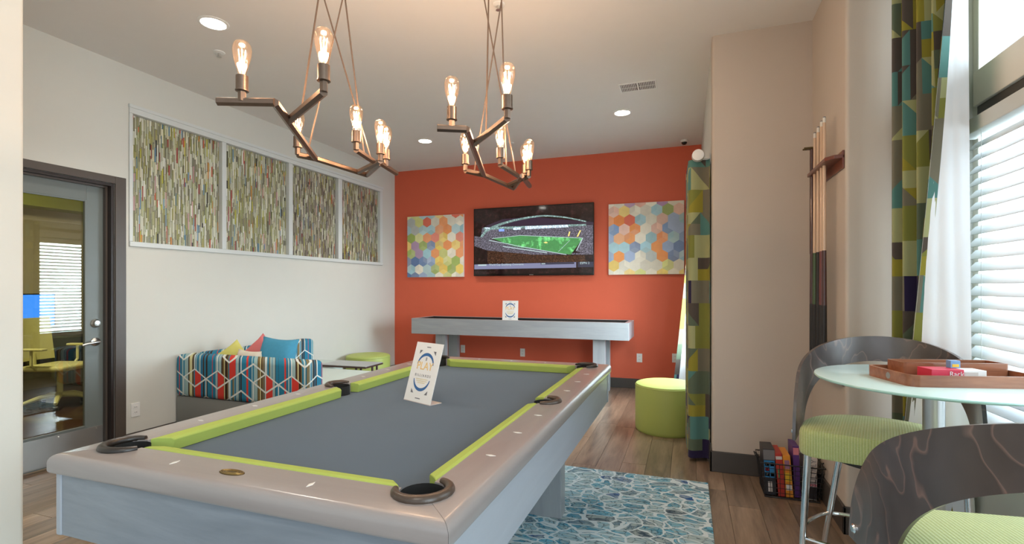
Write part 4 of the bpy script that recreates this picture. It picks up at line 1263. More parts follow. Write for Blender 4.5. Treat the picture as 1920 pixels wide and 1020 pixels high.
# bay curtain: pleated from the wall, leading edge swings into the room towards the floor
def bay_path(s, a):
    p0, p1 = (1.005, 3.095), (1.135, 2.80)
    k = s ** 1.1
    fold = lerp((1.165, 2.735), (1.195, 2.755), k)
    lead = lerp((1.075, 2.640), (0.97, 3.00), k)
    if a < 0.72:
        q = a / 0.72
        c = lerp(p0, p1, q)
        amp = 0.036 * (1 - 0.25 * s)
        w = sin(q * 2 * pi * 4.0)
        return (c[0] - 0.9 * amp * w * (0.4 + 0.6 * min(1, q * 4)), c[1] - 0.4 * amp * w)
    q = (a - 0.72) / 0.28
    if q < 0.35:
        return lerp(p1, fold, q / 0.35)
    return lerp(fold, lead, (q - 0.35) / 0.65)
def bay_fold(s):
    k = s ** 1.1
    return lerp((1.165, 2.735), (1.195, 2.755), k), lerp((1.075, 2.640), (0.97, 3.00), k)
def bay_lining(s, a):
    f, l = bay_fold(s)
    p = lerp(f, l, a)
    wv = 0.010 * sin(a * 9 + s * 7) * s * (a * (1 - a) * 4)
    return (p[0] + 0.001, p[1] - 0.004 - abs(wv))
def bay_hem(s, a):
    f, l = bay_fold(s)
    w = 0.035 / max(0.05, sqrt((f[0] - l[0]) ** 2 + (f[1] - l[1]) ** 2))
    p = lerp(f, l, 1 - w * (1 - a))
    return (p[0] + 0.0015, p[1] - 0.006)
curtain('patterned_curtain', 'geometric patterned curtain with white lining at the bay window', bay_path, 3.0, 0.03, (1.05, 2.9, 0.03), (bay_lining, bay_hem))
# far window, near panel
def far_path(s, a):
    c = lerp((0.086, 4.06), (0.060, 4.56), a)
    amp = 0.078 - 0.008 * a
    return (c[0] + amp * cos(a * 2 * pi * 4.5) - 0.004 * s * a, c[1] + 0.03 * sin(a * 4 * pi * 4.5))
curtain('patterned_curtain', 'narrow geometric patterned curtain against the stepped pier by the ottoman', far_path, 2.33, 0.03, (0.07, 4.35, 0.03))
def far2_fold(s):
    k = s ** 1.3
    return lerp((0.10, 6.12), (0.06, 6.10), k), lerp((0.03, 6.02), (-0.175, 6.00), k)
def far2_path(s, a):
    f, l = far2_fold(s)
    if a < 0.7:
        q = a / 0.7
        c = lerp((0.09, 6.62), f, q)
        return (c[0] + 0.045 * sin(q * 2 * pi * 3), c[1])
    return lerp(f, l, (a - 0.7) / 0.3)
def far2_lining(s, a):
    f, l = far2_fold(s); p = lerp(f, l, a); return (p[0], p[1] - 0.005 - 0.008 * abs(sin(a * 8 + s * 9)) * s)
def far2_hem(s, a):
    f, l = far2_fold(s)
    w = 0.06 / max(0.08, sqrt((f[0] - l[0]) ** 2 + (f[1] - l[1]) ** 2))
    p = lerp(f, l, 1 - w * (1 - a)); return (p[0], p[1] - 0.016)
curtain('patterned_curtain', 'far patterned curtain showing its white lining beside the red wall', far2_path, 2.33, 0.03, (0.05, 6.3, 0.03), (far2_lining, far2_hem))
t = thing('curtain_rod', 'white curtain rod with a round end cap above the far curtain', 'curtain rod', (0.078, 4.1, 2.35))
bm = bmesh.new(); add_tube(bm, [(0, -0.02, 0), (0, 2.6, 0)], 0.014, 12); obj('pole', bm, M['white'], t, smooth=True)
bm = bmesh.new(); add_tube(bm, [(0, -0.10, 0), (0, -0.095, 0), (0, -0.05, 0), (0, -0.02, 0)], [0.030, 0.042, 0.046, 0.030], 20); obj('end_cap', bm, M['white'], t, smooth=True)
for yy in (0.03, 2.45):
    bm = bmesh.new(); add_box(bm, (-0.005, yy - 0.012, -0.02), (0.094, yy + 0.012, -0.004)); add_box(bm, (0.085, yy - 0.02, -0.05), (0.0945, yy + 0.02, 0.03))
    obj('bracket', bm, M['white'], t)
t = thing('curtain_rod', 'dark curtain rod above the bay window curtain', 'curtain rod', (1.06, 2.1, 3.03))
bm = bmesh.new(); add_tube(bm, [(0, -1.0, 0), (0, 1.02, 0)], 0.014, 12); obj('pole', bm, M['base'], t, smooth=True)
for yy in (-0.95, 0.98):
    bm = bmesh.new(); add_box(bm, (-0.005, yy - 0.012, -0.02), (0.159, yy + 0.012, -0.004)); obj('bracket', bm, M['base'], t)

# ------------------------------------------------------------------ blinds
def blind(label, x, y0, y1, z0, z1, pitch, tilt, sw, valance, wand):
    t = thing('window_blind', label, 'blind', (x, (y0 + y1) / 2, z0), 0, 'white slatted blinds')
    yl = (y1 - y0) / 2
    H = z1 - z0
    box('valance', (-0.045, -yl - 0.01, H - 0.068), (0.03, yl + 0.02, H), M['trimwhite'], t, 0.004)
    bm = bmesh.new(); add_box(bm, (-sw / 2, -yl, -0.0016), (sw / 2, yl, 0.0016))
    bmesh.ops.bevel(bm, geom=[e for e in bm.edges if abs((e.verts[0].co - e.verts[1].co).y) > 0.1], offset=0.001, segments=1, affect='EDGES')
    me = bpy.data.meshes.new('slat'); bm.to_mesh(me); bm.free(); me.materials.append(M['slat'])
    n = int((H - 0.10) / pitch)
    for i in range(n):
        o = link('slat', me, None, t)
        o.location = (0, 0, H - 0.085 - (i + 0.5) * pitch); o.rotation_euler = (0, -tilt, 0)
    box('bottom_rail', (-0.028, -yl, 0.0), (0.028, yl, 0.018), M['slat'], t, 0.003)
    for yy in (yl - 0.16, -yl + 0.16):
        for xx in (-sw / 2 * 0.98, sw / 2 * 0.98):
            bm = bmesh.new(); add_tube(bm, [(xx, yy, 0.01), (xx, yy, H - 0.06)], 0.0015, 5); obj('ladder_cord', bm, M['slat'], t)
    if wand:
        bm = bmesh.new(); add_tube(bm, [(-0.05, yl - 0.02, H - 0.07), (-0.055, yl - 0.02, H - 1.0)], 0.006, 8); obj('tilt_wand', bm, M['white'], t, smooth=True)
blind('wide white slatted blind in the bay window beside the table', 1.262, 1.30, 2.93, 0.60, 2.112, 0.056, radians(47), 0.062, True, True)
blind('white slatted blind in the far window behind the curtains', 0.205, 4.66, 6.21, 0.67, 2.10, 0.050, radians(35), 0.052, True, False)

# ------------------------------------------------------------------ cue rack and cues
t = thing('cue_rack', 'dark mahogany wall rack for billiard cues on the pier', 'cue rack', (XC, 3.40, 0.80))
def RK(n, z, y0, y1, dep):
    bm = bmesh.new()
    pts = [(0.0, y0), (0.0, y1), (-dep, y1 - 0.02), (-dep, y0 + 0.05), (-dep * 0.6, y0)]
    add_prism(bm, [(p[0], p[1] - 3.40) for p in pts][::-1], z - 0.80, z - 0.80 + 0.022)
    return obj(n, bm, M['cherry'], t, 0.004)
RK('upper_holder', 2.055, 3.175, 3.68, 0.085)
RK('lower_holder', 0.835, 3.175, 3.68, 0.095)
bm = bmesh.new(); add_box(bm, (-0.012, -0.225, 1.20), (0.0, 0.27, 1.30)); obj('back_board', bm, M['cherry'], t, 0.004)
bm = bmesh.new(); add_box(bm, (-0.012, -0.225, 0.0), (0.0, 0.27, 0.10)); obj('back_board', bm, M['cherry'], t, 0.004)
def cue(label, y, ztop, fore, bridge=False):
    zb = 0.858
    c = thing('pool_cue', label, 'cue', (XC - 0.062, y, zb), 0, 'cues in the wall rack')
    zj, zf = 1.56 - zb, 1.24 - zb
    T = ztop - zb
    bm = bmesh.new(); add_tube(bm, [(0, 0, 0.0), (0, 0, zf)], [0.0150, 0.0142], 12); obj('butt', bm, M['cueblack'], c, smooth=True)
    bm = bmesh.new(); add_tube(bm, [(0, 0, zf), (0, 0, zj)], [0.0140, 0.0115], 12); obj('forearm', bm, fore, c, smooth=True)
    if bridge:
        bm = bmesh.new(); add_tube(bm, [(0, 0, zj), (0, 0, T)], [0.0135, 0.0125], 12); obj('shaft', bm, M['cuedark'], c, smooth=True)
        bm = bmesh.new(); add_prism(bm, [(-0.05, -0.02), (0.045, -0.025), (0.05, 0.0), (0.045, 0.025), (-0.05, 0.02), (-0.035, 0.0)], T - 0.005, T + 0.006)
        obj('bridge_head', bm, M['brassdark'], c, 0.002)
    else:
        bm = bmesh.new(); add_tube(bm, [(0, 0, zj), (0, 0, T - 0.035)], [0.0115, 0.0085], 12); obj('shaft', bm, M['maple'], c, smooth=True)
        bm = bmesh.new(); add_tube(bm, [(0, 0, T - 0.035), (0, 0, T - 0.006)], [0.0088, 0.0085], 12); f = obj('ferrule', bm, M['ferrule'], c, smooth=True)
        bm = bmesh.new(); add_tube(bm, [(0, 0, T - 0.006), (0, 0, T)], [0.0085, 0.006], 10); obj('tip', bm, M['ink'], c, smooth=True)
cue('dark brown bridge stick at the left of the cue rack', 3.635, 2.235, M['cuedark'], True)
cue('pale cue with green forearm next to the dark bridge stick', 3.56, 2.315, M['cuegreen'])
cue('pale cue with dark forearm, second of the light cues from the left', 3.475, 2.325, M['cueblack'])
cue('pale cue with red forearm, third of the light cues from the left', 3.395, 2.335, M['cuered'])
cue('pale cue with dark brown forearm at the right of the rack', 3.335, 2.34, M['cuedark'])

# ------------------------------------------------------------------ bar table
CT = (0.862, 2.255)
t = thing('bar_table', 'round frosted glass bar table on a steel pedestal', 'table', (CT[0], CT[1], 0))
bm = bmesh.new(); add_lathe(bm, [(0.374, 0.988), (0.379, 0.990), (0.381, 0.994), (0.379, 0.998), (0.374, 1.0)], 96, cap0=True, cap1=True)
top = obj('glass_top', bm, M['frost'], t, smooth=True)
top.data.materials.append(M['frostedge'])
for p in top.data.polygons:
    if abs(p.normal.z) < 0.9: p.material_index = 1
bm = bmesh.new(); add_lathe(bm, [(0.033, 0.02), (0.033, 0.975)], 32); obj('pedestal', bm, M['steel'], t, smooth=True)
bm = bmesh.new(); add_lathe(bm, [(0.10, 0.975), (0.10, 0.987)], 32); obj('mount_plate', bm, M['steel'], t, smooth=True)
bm = bmesh.new(); add_lathe(bm, [(0.24, 0.0), (0.24, 0.010), (0.20, 0.018), (0.04, 0.024)], 48); obj('base', bm, M['steel'], t, smooth=True)

# trays and game boxes on it
def tray(label, loc, rz, w, d_, h, wall, r, tilt=0.0):
    t = thing('wooden_tray', label, 'tray', loc, rz, 'walnut trays on the bar table')
    t.rotation_euler = (tilt, 0, rz)
    def rrect(w, d_, r, n=6):
        P = []
        for cx, cy, a in ((w / 2 - r, d_ / 2 - r, 0), (-w / 2 + r, d_ / 2 - r, 90), (-w / 2 + r, -d_ / 2 + r, 180), (w / 2 - r, -d_ / 2 + r, 270)):
            P += arc(cx, cy, r, a, a + 90, n)
        return P
    O = rrect(w, d_, r); I = rrect(w - 2 * wall, d_ - 2 * wall, max(r - wall, 0.004))
    bm = bmesh.new()
    vo0 = [bm.verts.new((p[0], p[1], 0.0)) for p in O]; vo1 = [bm.verts.new((p[0], p[1], h)) for p in O]
    vi0 = [bm.verts.new((p[0], p[1], 0.0)) for p in I]; vi1 = [bm.verts.new((p[0], p[1], h)) for p in I]
    n = len(O)
    for i in range(n):
        j = (i + 1) % n
        bm.faces.new((vo0[i], vo0[j], vo1[j], vo1[i])); bm.faces.new((vi0[j], vi0[i], vi1[i], vi1[j]))
        bm.faces.new((vo1[i], vo1[j], vi1[j], vi1[i])); bm.faces.new((vi0[i], vi0[j], vo0[j], vo0[i]))
    obj('wall', bm, M['walnut'], t, smooth=True)
    bm = bmesh.new(); add_prism(bm, rrect(w - 2 * wall - 0.001, d_ - 2 * wall - 0.001, max(r - wall, 0.004)), 0.001, 0.006); obj('bottom', bm, M['walnut'], t)
    return t
rzt = radians(14)
def tloc(x, y, z):   # in tray coordinates, tray centred on the table
    return (0.905 + x * cos(rzt) - y * sin(rzt), 2.235 + x * sin(rzt) + y * cos(rzt), z)
t1 = tray('large walnut tray with rounded corners on the glass table', (0.905, 2.235, 1.0), rzt, 0.44, 0.255, 0.040, 0.010, 0.035)
bm = bmesh.new(); add_lathe(bm, [(0.012, 0), (0.012, 0.001)], 16); obj('maker_mark', bm, M['kick'], t1, loc=(-0.2205, -0.01, 0.02), rot=(0, pi / 2, 0))
tray('smaller walnut tray nested at the back of the larger tray', tloc(0.03, 0.065, 1.0062), rzt, 0.36, 0.10, 0.058, 0.008, 0.012)
def cardbox(name, label, m, loc, rz, s, caption=None, cap_m=None, cat='game box', face=None):
    t = thing(name, label, cat, loc, rz)
    box('carton', (-s[0] / 2, -s[1] / 2, 0), (s[0] / 2, s[1] / 2, s[2]), m, t, 0.001)
    if face:
        for n, (x0, x1, z0, z1), fm in face:
            box(n, (x0, -s[1] / 2 - 0.0008, z0), (x1, -s[1] / 2, z1), fm, t)
    if caption:
        for txt, size, x, z, m2, ry in caption:
            text('lettering', txt, size, m2, t, (x, -s[1] / 2 - 0.0012, z), (pi / 2, ry, 0))
    return t
cardbox('card_game_box', 'red card game box lying in the walnut tray', M['bcrimson'], tloc(-0.075, -0.055, 1.0062), rzt, (0.105, 0.07, 0.050),
        [('Rack', 0.024, 0.028, 0.034, M['card'], 0)], face=None)
cardbox('card_game_box', 'white card box beside the red box in the tray', M['card'], tloc(0.020, -0.050, 1.0062), rzt, (0.075, 0.06, 0.046),
        None, face=[('grey_panel', (-0.034, 0.010, 0.004, 0.040), M['bwhite'])])
cardbox('card_deck', 'small blue picture card deck standing on the boxes', M['bsky'], tloc(-0.025, -0.045, 1.0565), rzt, (0.032, 0.022, 0.026),
        None, face=[('picture', (-0.011, 0.011, 0.004, 0.014), M['byellow'])], cat='card deck')
bx_ = box('green_card', (-0.03, -0.02, 0), (0.03, 0.02, 0.004), M['bgreen'], None, 0.0005, loc=tloc(-0.165, -0.07, 1.0062), rot=(0, 0, rzt))
tag(bx_, 'green playing card pack lying flat in the tray corner', 'card')

# ------------------------------------------------------------------ bar stools (bent plywood back with an arched opening)
def make_stool(label):
    t = thing('bar_stool', label, 'stool', (0, 0, 0), 0, 'bar stools with bent wood backs')
    # local: sitter faces -Y; back at +Y
    Rb, ext = 0.31, 0.12
    SZ0, SZ1 = 0.612, 0.724
    sext = 0.185
    # seat cushion: D-shaped plan
    def plan(k, n=28):
        P = []
        for i in range(n + 1):
            a = pi * i / n
            P.append(((Rb - 0.014) * k * cos(a), (Rb - 0.014) * k * sin(a)))
        fr = -sext * k
        rc = 0.07 * k
        W_ = (Rb - 0.014) * k
        P += arc(-W_ + rc, fr + rc, rc, 180, 270, 5)
        P += arc(W_ - rc, fr + rc, rc, 270, 360, 5)
        return P
    bm = bmesh.new()
    prof = [(0.985, SZ0), (1.0, SZ0 + 0.012), (1.0, SZ1 - 0.025), (0.985, SZ1 - 0.008), (0.95, SZ1), (0.6, SZ1 + 0.006), (0.25, SZ1 + 0.007)]
    rings = [[bm.verts.new((p[0], p[1], z)) for p in plan(k)] for k, z in prof]
    n = len(rings[0])
    for a, b in zip(rings, rings[1:]):
        for i in range(n):
            j = (i + 1) % n
            bm.faces.new((a[i], a[j], b[j], b[i]))
    bm.faces.new(rings[0][::-1]); bm.faces.new(rings[-1])
    obj('seat', bm, M['seat'], t, smooth=True)
    # back shell: region between two arches in unrolled (arc length, height) coordinates
    half = Rb * pi / 2 + ext
    def curve(a, off):
        r = Rb + off
        lim = Rb * pi / 2
        if abs(a) <= lim:
            q = a / Rb
            return (r * sin(q), r * cos(q))
        s_ = 1 if a > 0 else -1
        return (s_ * r, -(abs(a) - lim))
    zb0, zpk, zh = 0.655, 1.105, 0.985
    def outer(q):   # q in -1..1 -> (a, z)
        ang = q * pi / 2
        e = 1.0
        return (half * math.copysign(abs(sin(ang)) ** e, ang), zb0 + (zpk - zb0) * max(cos(ang), 0) ** e)
    def inner(q):
        ang = q * pi / 2
        e = 1.0
        hb = half - 0.20
        zlow = 0.655
        return (hb * math.copysign(abs(sin(ang)) ** e, ang), zlow + (zh - zlow) * max(cos(ang), 0) ** e)
    V, F, UV = [], [], []
    n, mm = 72, 6
    th_ = 0.013
    for side, off in ((0, 0.0), (1, th_)):
        for i in range(n + 1):
            q = -1 + 2 * i / n
            o_, in_ = outer(q), inner(q)
            for k in range(mm + 1):
                f = k / mm
                a = in_[0] + (o_[0] - in_[0]) * f; z = in_[1] + (o_[1] - in_[1]) * f
                lean = 0.10 * max(0, z - 0.72) * max(0, cos(min(abs(a) / Rb, pi / 2)))
                x_, y_ = curve(a, off)
                V.append((x_, y_ + lean, z)); UV.append((a, z))
    S_ = (n + 1) * (mm + 1)
    for i in range(n):
        for k in range(mm):
            a = i * (mm + 1) + k; b = a + mm + 1
            F.append((a, a + 1, b + 1, b)); F.append((S_ + a, S_ + b, S_ + b + 1, S_ + a + 1))
        for k in (0, mm):
            a = i * (mm + 1) + k; b = a + mm + 1
            F.append((a, b, S_ + b, S_ + a) if k == 0 else (a, S_ + a, S_ + b, b))
    for i in (0, n):
        for k in range(mm):
            a = i * (mm + 1) + k
            F.append((a, S_ + a, S_ + a + 1, a + 1) if i == 0 else (a, a + 1, S_ + a + 1, S_ + a))
    me = bpy.data.meshes.new('back_shell'); me.from_pydata(V, [], F)
    uvl = me.uv_layers.new(name='UVMap')
    for lp in me.loops: uvl.data[lp.index].uv = UV[lp.vertex_index]
    for p in me.polygons: p.use_smooth = True
    me.set_sharp_from_angle(angle=radians(45))
    sh = link('back_shell', me, M['ply'], t)
    for s in (-1, 1):
        bm = bmesh.new(); add_lathe(bm, [(0.013, 0), (0.013, 0.003), (0.009, 0.007)], 14)
        obj('bolt', bm, M['chrome'], sh, smooth=True, loc=(s * (Rb + 0.013), -0.085, 0.690), rot=(0, s * pi / 2, 0))
    # legs, footrest
    feet = [(-0.29, -0.14), (0.29, -0.14), (0.24, 0.24), (-0.24, 0.24)]
    tops = [(-0.262, -0.125), (0.262, -0.125), (0.15, 0.20), (-0.15, 0.20)]
    fz = 0.235
    ringp = []
    for (a, b) in zip(feet, tops):
        bm = bmesh.new(); add_tube(bm, [(a[0], a[1], 0.0), (b[0], b[1], SZ0 + 0.004)], [0.0125, 0.0155], 12)
        lg = obj('leg', bm, M['chrome'], t, smooth=True)
        bm = bmesh.new(); add_lathe(bm, [(0.019, 0.0), (0.019, 0.008), (0.013, 0.014)], 14, (a[0], a[1], 0)); obj('glide', bm, M['chrome'], lg, smooth=True)
        k = fz / SZ0
        ringp.append((a[0] + (b[0] - a[0]) * k, a[1] + (b[1] - a[1]) * k))
    pts = []
    for i in range(4):
        p, q = ringp[i], ringp[(i + 1) % 4]
        for k in range(8):
            f = k / 8
            x_, y_ = p[0] + (q[0] - p[0]) * f, p[1] + (q[1] - p[1]) * f
            bulge = 1 + 0.16 * sin(pi * f)
            pts.append((x_ * bulge, y_ * bulge, fz))
    bm = bmesh.new(); add_tube(bm, pts, 0.009, 8, closed=True); obj('footrest', bm, M['chrome'], t, smooth=True)
    bm = bmesh.new(); add_lathe(bm, [(0.20, SZ0 - 0.012), (0.20, SZ0 + 0.001)], 32); obj('seat_plate', bm, M['black'], t)
    return t
st1 = make_stool('bar stool with greyish arched wood back behind the glass table')
st1.location = (0.790, 2.545, 0)
st1.rotation_euler = (0, 0, radians(-17.3))
st2 = dup(st1, (0.757, 1.525, 0), radians(187), 'bar stool in front seen from behind its dark wood back')

# ------------------------------------------------------------------ wire basket of board games
BX = (0.625, 3.655)
t = thing('wire_basket', 'black wire basket of board games on the floor by the pier', 'basket', (BX[0], BX[1], 0))
bw0, bd0, bw1, bd1, bh = 0.155, 0.110, 0.180, 0.135, 0.225
def lvl(k): return bw0 + (bw1 - bw0) * k, bd0 + (bd1 - bd0) * k
for k in range(8):
    a, b = lvl(k / 7)
    bm = bmesh.new()
    z = 0.006 + (bh - 0.006) * k / 7
    add_tube(bm, [(-a, -b, z), (a, -b, z), (a, b, z), (-a, b, z)], 0.0042 if k in (0, 7) else 0.0018, 6, closed=True)
    obj('rim_wire' if k == 7 else 'hoop_wire', bm, M['wire'], t)
def ribs(nm, f0, f1, cnt, axis):
    for i in range(cnt):
        q = -1 + 2 * (i + 0.5) / cnt
        for s in (-1, 1):
            bm = bmesh.new()
            if axis == 'x': p0, p1 = (q * bw0, s * bd0, 0.006), (q * bw1, s * bd1, bh)
            else: p0, p1 = (s * bw0, q * bd0, 0.006), (s * bw1, q * bd1, bh)
            add_tube(bm, [p0, p1], 0.0018, 5); obj(nm, bm, M['wire'], t)
ribs('upright_wire', 0, 1, 12, 'x'); ribs('upright_wire', 0, 1, 8, 'y')
for i in range(7):
    q = -1 + 2 * (i + 0.5) / 7
    bm = bmesh.new(); add_tube(bm, [(q * bw0, -bd0, 0.004), (q * bw0, bd0, 0.004)], 0.002, 5); obj('bottom_wire', bm, M['wire'], t)
for s in (-1, 1):
    bm = bmesh.new(); add_tube(bm, [(s * bw1, -0.04, bh), (s * (bw1 + 0.02), -0.04, bh + 0.015), (s * (bw1 + 0.02), 0.04, bh + 0.015), (s * bw1, 0.04, bh)], 0.004, 6)
    obj('handle', bm, M['wire'], t, smooth=True)
def game(label, m, x, w, dp, h, tilt, yoff, face=None, caption=None):
    g = cardbox('board_game_box', label, m, (BX[0] + x, BX[1] + yoff, 0.0085), 0, (w, dp, h), caption, face=face)
    g.rotation_euler = (0, radians(tilt), 0)
    g['group'] = 'board games in the wire basket'
game('grey topped game box with blue letter tiles, leftmost in the basket', M['bdark'], -0.118, 0.068, 0.17, 0.292, -2, 0.0,
     face=[('grey_band', (-0.033, 0.033, 0.225, 0.288), M['bgrey']), ('blue_panel', (-0.031, 0.031, 0.110, 0.220), M['bblue']),
           ('tile', (-0.026, 0.0, 0.185, 0.210), M['card']), ('tile', (-0.026, 0.0, 0.152, 0.177), M['card']), ('tile', (-0.026, 0.0, 0.119, 0.144), M['card']),
           ('tile', (0.006, 0.026, 0.185, 0.210), M['bsky']), ('tile', (0.006, 0.026, 0.119, 0.144), M['card']),
           ('figure', (-0.012, 0.012, 0.02, 0.085), M['bwhite'])],
     caption=[('P', 0.026, -0.013, 0.1975, M['ink'], 0), ('O', 0.026, -0.013, 0.1645, M['bcrimson'], 0), ('P', 0.026, -0.013, 0.1315, M['ink'], 0)])
game('slim red game box leaning in the basket', M['bred'], -0.052, 0.040, 0.18, 0.275, -4.5, 0.0,
     face=[('white_band', (-0.018, 0.018, 0.235, 0.255), M['bwhite']), ('green_mark', (-0.012, -0.004, 0.12, 0.175), M['bgreen'])])
game('orange game box with a mauve oval in the basket', M['borange'], -0.008, 0.042, 0.18, 0.265, -4.5, 0.0,
     face=[('oval_panel', (-0.014, 0.014, 0.18, 0.235), M['bviolet']), ('yellow_panel', (-0.016, 0.016, 0.10, 0.155), M['byellow']), ('bar_code', (-0.016, 0.016, 0.045, 0.080), M['card'])])
game('dark purple game box standing tall behind the stool leg', M['bpurple'], 0.038, 0.036, 0.16, 0.325, -2, 0.005,
     face=[('pink_panel', (-0.016, 0.016, 0.27, 0.315), M['bpink'])])
game('white game box with sideways lettering at the right of the basket', M['bwhite'], 0.108, 0.066, 0.17, 0.262, 1, 0.0,
     caption=[('MULTIPLY', 0.040, 0.014, 0.165, M['ink'], pi / 2 * -1)], face=[('red_band', (-0.032, 0.032, 0.085, 0.100), M['bpink']), ('dark_panel', (-0.032, 0.032, 0.004, 0.082), M['bdark'])])

# ------------------------------------------------------------------ chandeliers
ZCH = 2.008
def hexbar(name, p, q, par, r=0.0155):
    bm = bmesh.new(); add_tube(bm, [p, q], r, 6, spin=0.5)
    return obj(name, bm, M['bronze'], par)
bulb_prof = [(0.0125, 0.0), (0.0135, 0.006), (0.018, 0.025), (0.0235, 0.045), (0.0285, 0.066), (0.0315, 0.084), (0.0320, 0.096), (0.0295, 0.110), (0.0225, 0.121), (0.012, 0.127), (0.003, 0.129)]
bm = bmesh.new(); add_lathe(bm, bulb_prof, 28, cap0=False); bmesh.ops.recalc_face_normals(bm, faces=bm.faces[:])
bulb_me = bpy.data.meshes.new('bulb'); bm.to_mesh(bulb_me); bm.free()
for p in bulb_me.polygons: p.use_smooth = True
bulb_me.materials.append(M['bulb'])
bm = bmesh.new()
for k in range(6):
    a = 2 * pi * k / 6 + 0.3
    add_tube(bm, [(0.006 * cos(a), 0.006 * sin(a), 0.022), (0.0125 * cos(a), 0.0125 * sin(a), 0.092)], 0.0013, 6)
fil_me = bpy.data.meshes.new('filament'); bm.to_mesh(fil_me); bm.free(); fil_me.materials.append(M['filament'])
bm = bmesh.new(); add_tube(bm, [(0, 0, 0.0), (0, 0, 0.060)], 0.0035, 8); 
stem_me = bpy.data.meshes.new('glass_stem'); bm.to_mesh(stem_me); bm.free(); stem_me.materials.append(M['bulb'])
bm = bmesh.new(); add_tube(bm, [(0, 0, 0.0), (0, 0, 0.036)], 0.0135, 6, spin=0.5); stub_me = bpy.data.meshes.new('socket_stem'); bmesh.ops.recalc_face_normals(bm, faces=bm.faces[:]); bm.to_mesh(stub_me); bm.free(); stub_me.materials.append(M['bronze'])
bm = bmesh.new(); add_lathe(bm, [(0.015, 0.0), (0.0225, 0.002), (0.0225, 0.006), (0.0205, 0.007), (0.0205, 0.056), (0.014, 0.057)], 24); bmesh.ops.recalc_face_normals(bm, faces=bm.faces[:])
sock_me = bpy.data.meshes.new('socket'); bm.to_mesh(sock_me); bm.free(); sock_me.materials.append(M['bronze'])
for p in sock_me.polygons: p.use_smooth = True
sock_me.set_sharp_from_angle(angle=radians(40))

def chandelier(label, P, cables, canopy, attach):
    org = Vector((canopy[0], canopy[1], ZCH))
    t = thing('zigzag_chandelier', label, 'chandelier', org, 0, 'zigzag bulb chandeliers')
    Q = {k: Vector((v[0], v[1], ZCH)) - org for k, v in P.items()}
    for a, b in (('A', 'B'), ('B', 'D'), ('C', 'E'), ('D', 'F'), ('D', 'G1'), ('G', 'J'), ('G1', 'M'), ('L', 'Lj'), ('M', 'N')):
        hexbar('arm', Q[a], Q[b], t)
    for k in ('A1', 'E', 'F', 'J', 'L', 'N1'):
        p = Q[k]
        s1 = link('socket_stem', stub_me, None, t); s1.location = p
        s2 = link('socket', sock_me, None, t); s2.location = p + Vector((0, 0, 0.034))
        b = link('bulb', bulb_me, None, t); b.location = p + Vector((0, 0, 0.090))
        f = link('filament', fil_me, None, b)
        g = link('glass_stem', stem_me, None, b)
        lamp('bulb_light', 'POINT', p + Vector((0, 0, 0.150)), 3.2, (1.0, 0.70, 0.48), t, shadow_soft_size=0.03)
    for (px, k) in zip(cables, range(4)):
        a = Vector((px[0], px[1], ZCH + 0.012)) - org
        b = Vector((attach[k], 0.0, ZC - 0.03 - ZCH))
        bm = bmesh.new(); add_tube(bm, [a, b], 0.0038, 6); obj('cable', bm, M['cable'], t, smooth=True)
    bm = bmesh.new(); add_box(bm, (-0.27, -0.06, ZC - ZCH - 0.03), (0.27, 0.06, ZC - ZCH)); obj('canopy', bm, M['bronze'], t, 0.006)
    return t
ch1 = dict(A=(-1.585, 1.323), A1=(-1.502, 1.352), B=(-1.400, 1.399), C=(-1.504, 1.573), E=(-1.167, 1.379), D=(-1.806, 2.071), F=(-1.839, 1.985),
           G=(-1.778, 2.389), G1=(-1.781, 2.474), J=(-1.520, 2.228), M=(-1.545, 2.262), L=(-1.508, 2.009), Lj=(-1.558, 2.215), N1=(-1.553, 2.33), N=(-1.595, 2.496))
ch2 = dict(A=(-0.984, 1.848), A1=(-0.930, 1.876), B=(-0.875, 1.904), C=(-0.936, 2.113), E=(-0.668, 1.836), D=(-1.131, 2.703), F=(-1.189, 2.57),
           G=(-1.091, 3.021), G1=(-1.094, 3.129), J=(-0.888, 2.818), M=(-0.925, 2.80), L=(-0.954, 2.511), Lj=(-0.949, 2.782), N1=(-0.938, 2.90), N=(-0.972, 3.098))
chandelier('near zigzag bronze chandelier with six glowing filament bulbs, left', ch1, [(-1.36, 1.49), (-1.555, 2.19), (-1.82, 2.03), (-1.53, 2.10)], (-1.60, 1.95), (0.0, -0.19, 0.19, 0.01))
chandelier('far zigzag bronze chandelier with six glowing bulbs before the red wall', ch2, [(-0.83, 2.01), (-0.95, 2.75), (-1.16, 2.63), (-0.952, 2.60)], (-0.98, 2.47), (-0.02, -0.10, 0.10, 0.04))

# ------------------------------------------------------------------ ceiling fixtures
def downlight(label, x, y, power=9):
    t = thing('recessed_downlight', label, 'ceiling light', (x, y, ZC), 0, 'recessed ceiling lights')
    bm = bmesh.new(); add_lathe(bm, [(0.098, 0.0), (0.098, -0.004), (0.080, -0.008), (0.076, -0.002)], 36, cap0=False, cap1=False); obj('trim_ring', bm, M['white'], t, smooth=True)
    bm = bmesh.new(); add_lathe(bm, [(0.077, -0.003), (0.077, -0.0045)], 32); obj('lens', bm, M['ledlens'], t)
    lamp('downlight_lamp', 'SPOT', (0, 0, -0.02), power, (1.0, 0.94, 0.85), t, spot_size=radians(125), spot_blend=0.8, shadow_soft_size=0.07)
downlight('recessed ceiling light above the office door side', -3.115, 2.568, 55)
downlight('recessed ceiling light near the corner of the mosaic wall', -3.098, 5.50, 55)
downlight('recessed ceiling light near the red wall beside the vent', -0.643, 5.308, 45)
downlight('added unseen ceiling light above the viewer', -0.6, -0.6, 55)  # unseen lamp added behind the viewer for more room light
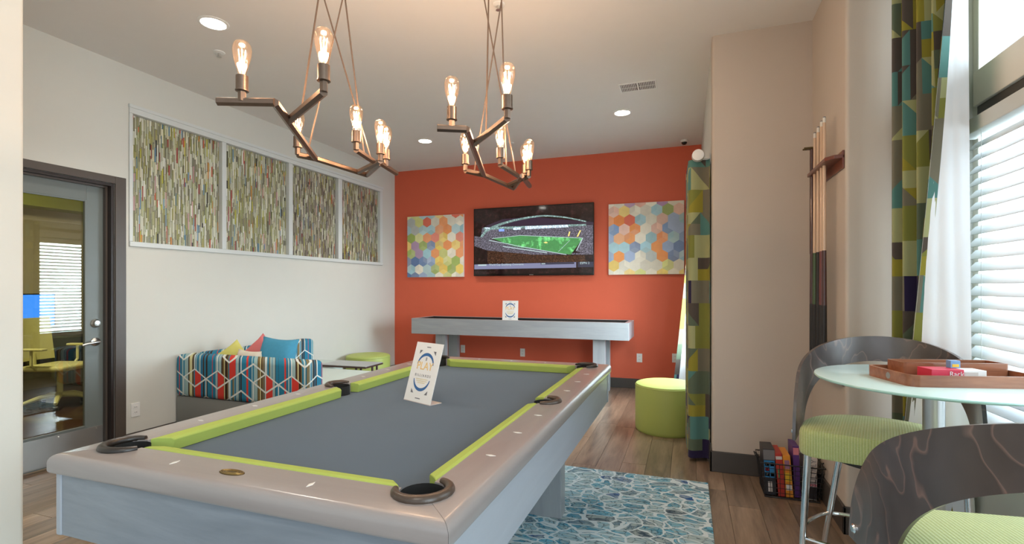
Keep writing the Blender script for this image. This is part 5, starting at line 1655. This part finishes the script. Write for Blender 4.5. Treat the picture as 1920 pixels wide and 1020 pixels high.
def sprinkler(label, x, y):
    t = thing('fire_sprinkler', label, 'sprinkler', (x, y, ZC), 0, 'ceiling sprinklers')
    bm = bmesh.new(); add_lathe(bm, [(0.042, 0.0), (0.040, -0.005), (0.022, -0.010)], 24); obj('escutcheon', bm, M['white'], t, smooth=True)
    bm = bmesh.new(); add_lathe(bm, [(0.010, -0.008), (0.010, -0.030), (0.006, -0.034)], 12); obj('nozzle', bm, M['steel'], t, smooth=True)
    bm = bmesh.new(); add_lathe(bm, [(0.018, -0.036), (0.018, -0.039)], 16); obj('deflector', bm, M['steel'], t)
sprinkler('ceiling sprinkler beside the near chandelier bulb', -3.459, 2.902)
sprinkler('ceiling sprinkler at the top edge behind the far chandelier cables', -1.158, 3.018)
sprinkler('ceiling sprinkler just in front of the red wall', -2.114, 5.944)
t = thing('air_vent', 'white slotted air vent in the ceiling', 'vent', (-0.425, 4.665, ZC))
box('frame', (-0.165, -0.10, -0.006), (0.165, -0.085, 0.0), M['white'], t); box('frame', (-0.165, 0.085, -0.006), (0.165, 0.10, 0.0), M['white'], t)
box('frame', (-0.165, -0.085, -0.006), (-0.150, 0.085, 0.0), M['white'], t); box('frame', (0.150, -0.085, -0.006), (0.165, 0.085, 0.0), M['white'], t)
box('frame', (-0.008, -0.085, -0.006), (0.008, 0.085, 0.0), M['white'], t)
box('duct', (-0.15, -0.085, -0.001), (0.15, 0.085, -0.0002), M['base'], t)
for s in (-1, 1):
    for k in range(9):
        xx = s * (0.022 + k * 0.0148)
        box('louvre', (xx - 0.0035, -0.083, -0.0055), (xx + 0.0035, 0.083, -0.0012), M['white'], t)
    box('cross_bar', (min(s * 0.010, s * 0.148), -0.006, -0.006), (max(s * 0.010, s * 0.148), 0.006, -0.0056), M['white'], t)
t = thing('dome_camera', 'small white dome camera on the ceiling at the red wall corner', 'camera', (-0.034, 6.558, ZC))
bm = bmesh.new(); add_lathe(bm, [(0.045, 0.0), (0.045, -0.02), (0.035, -0.026)], 24); obj('mount', bm, M['white'], t, smooth=True)
bm = bmesh.new(); add_lathe(bm, [(0.034, -0.024), (0.031, -0.042), (0.018, -0.054), (0.003, -0.058)], 24); obj('dome', bm, M['glossblack'], t, smooth=True)

# place the sign card slightly above cloth, finish
bpy.context.view_layer.update()
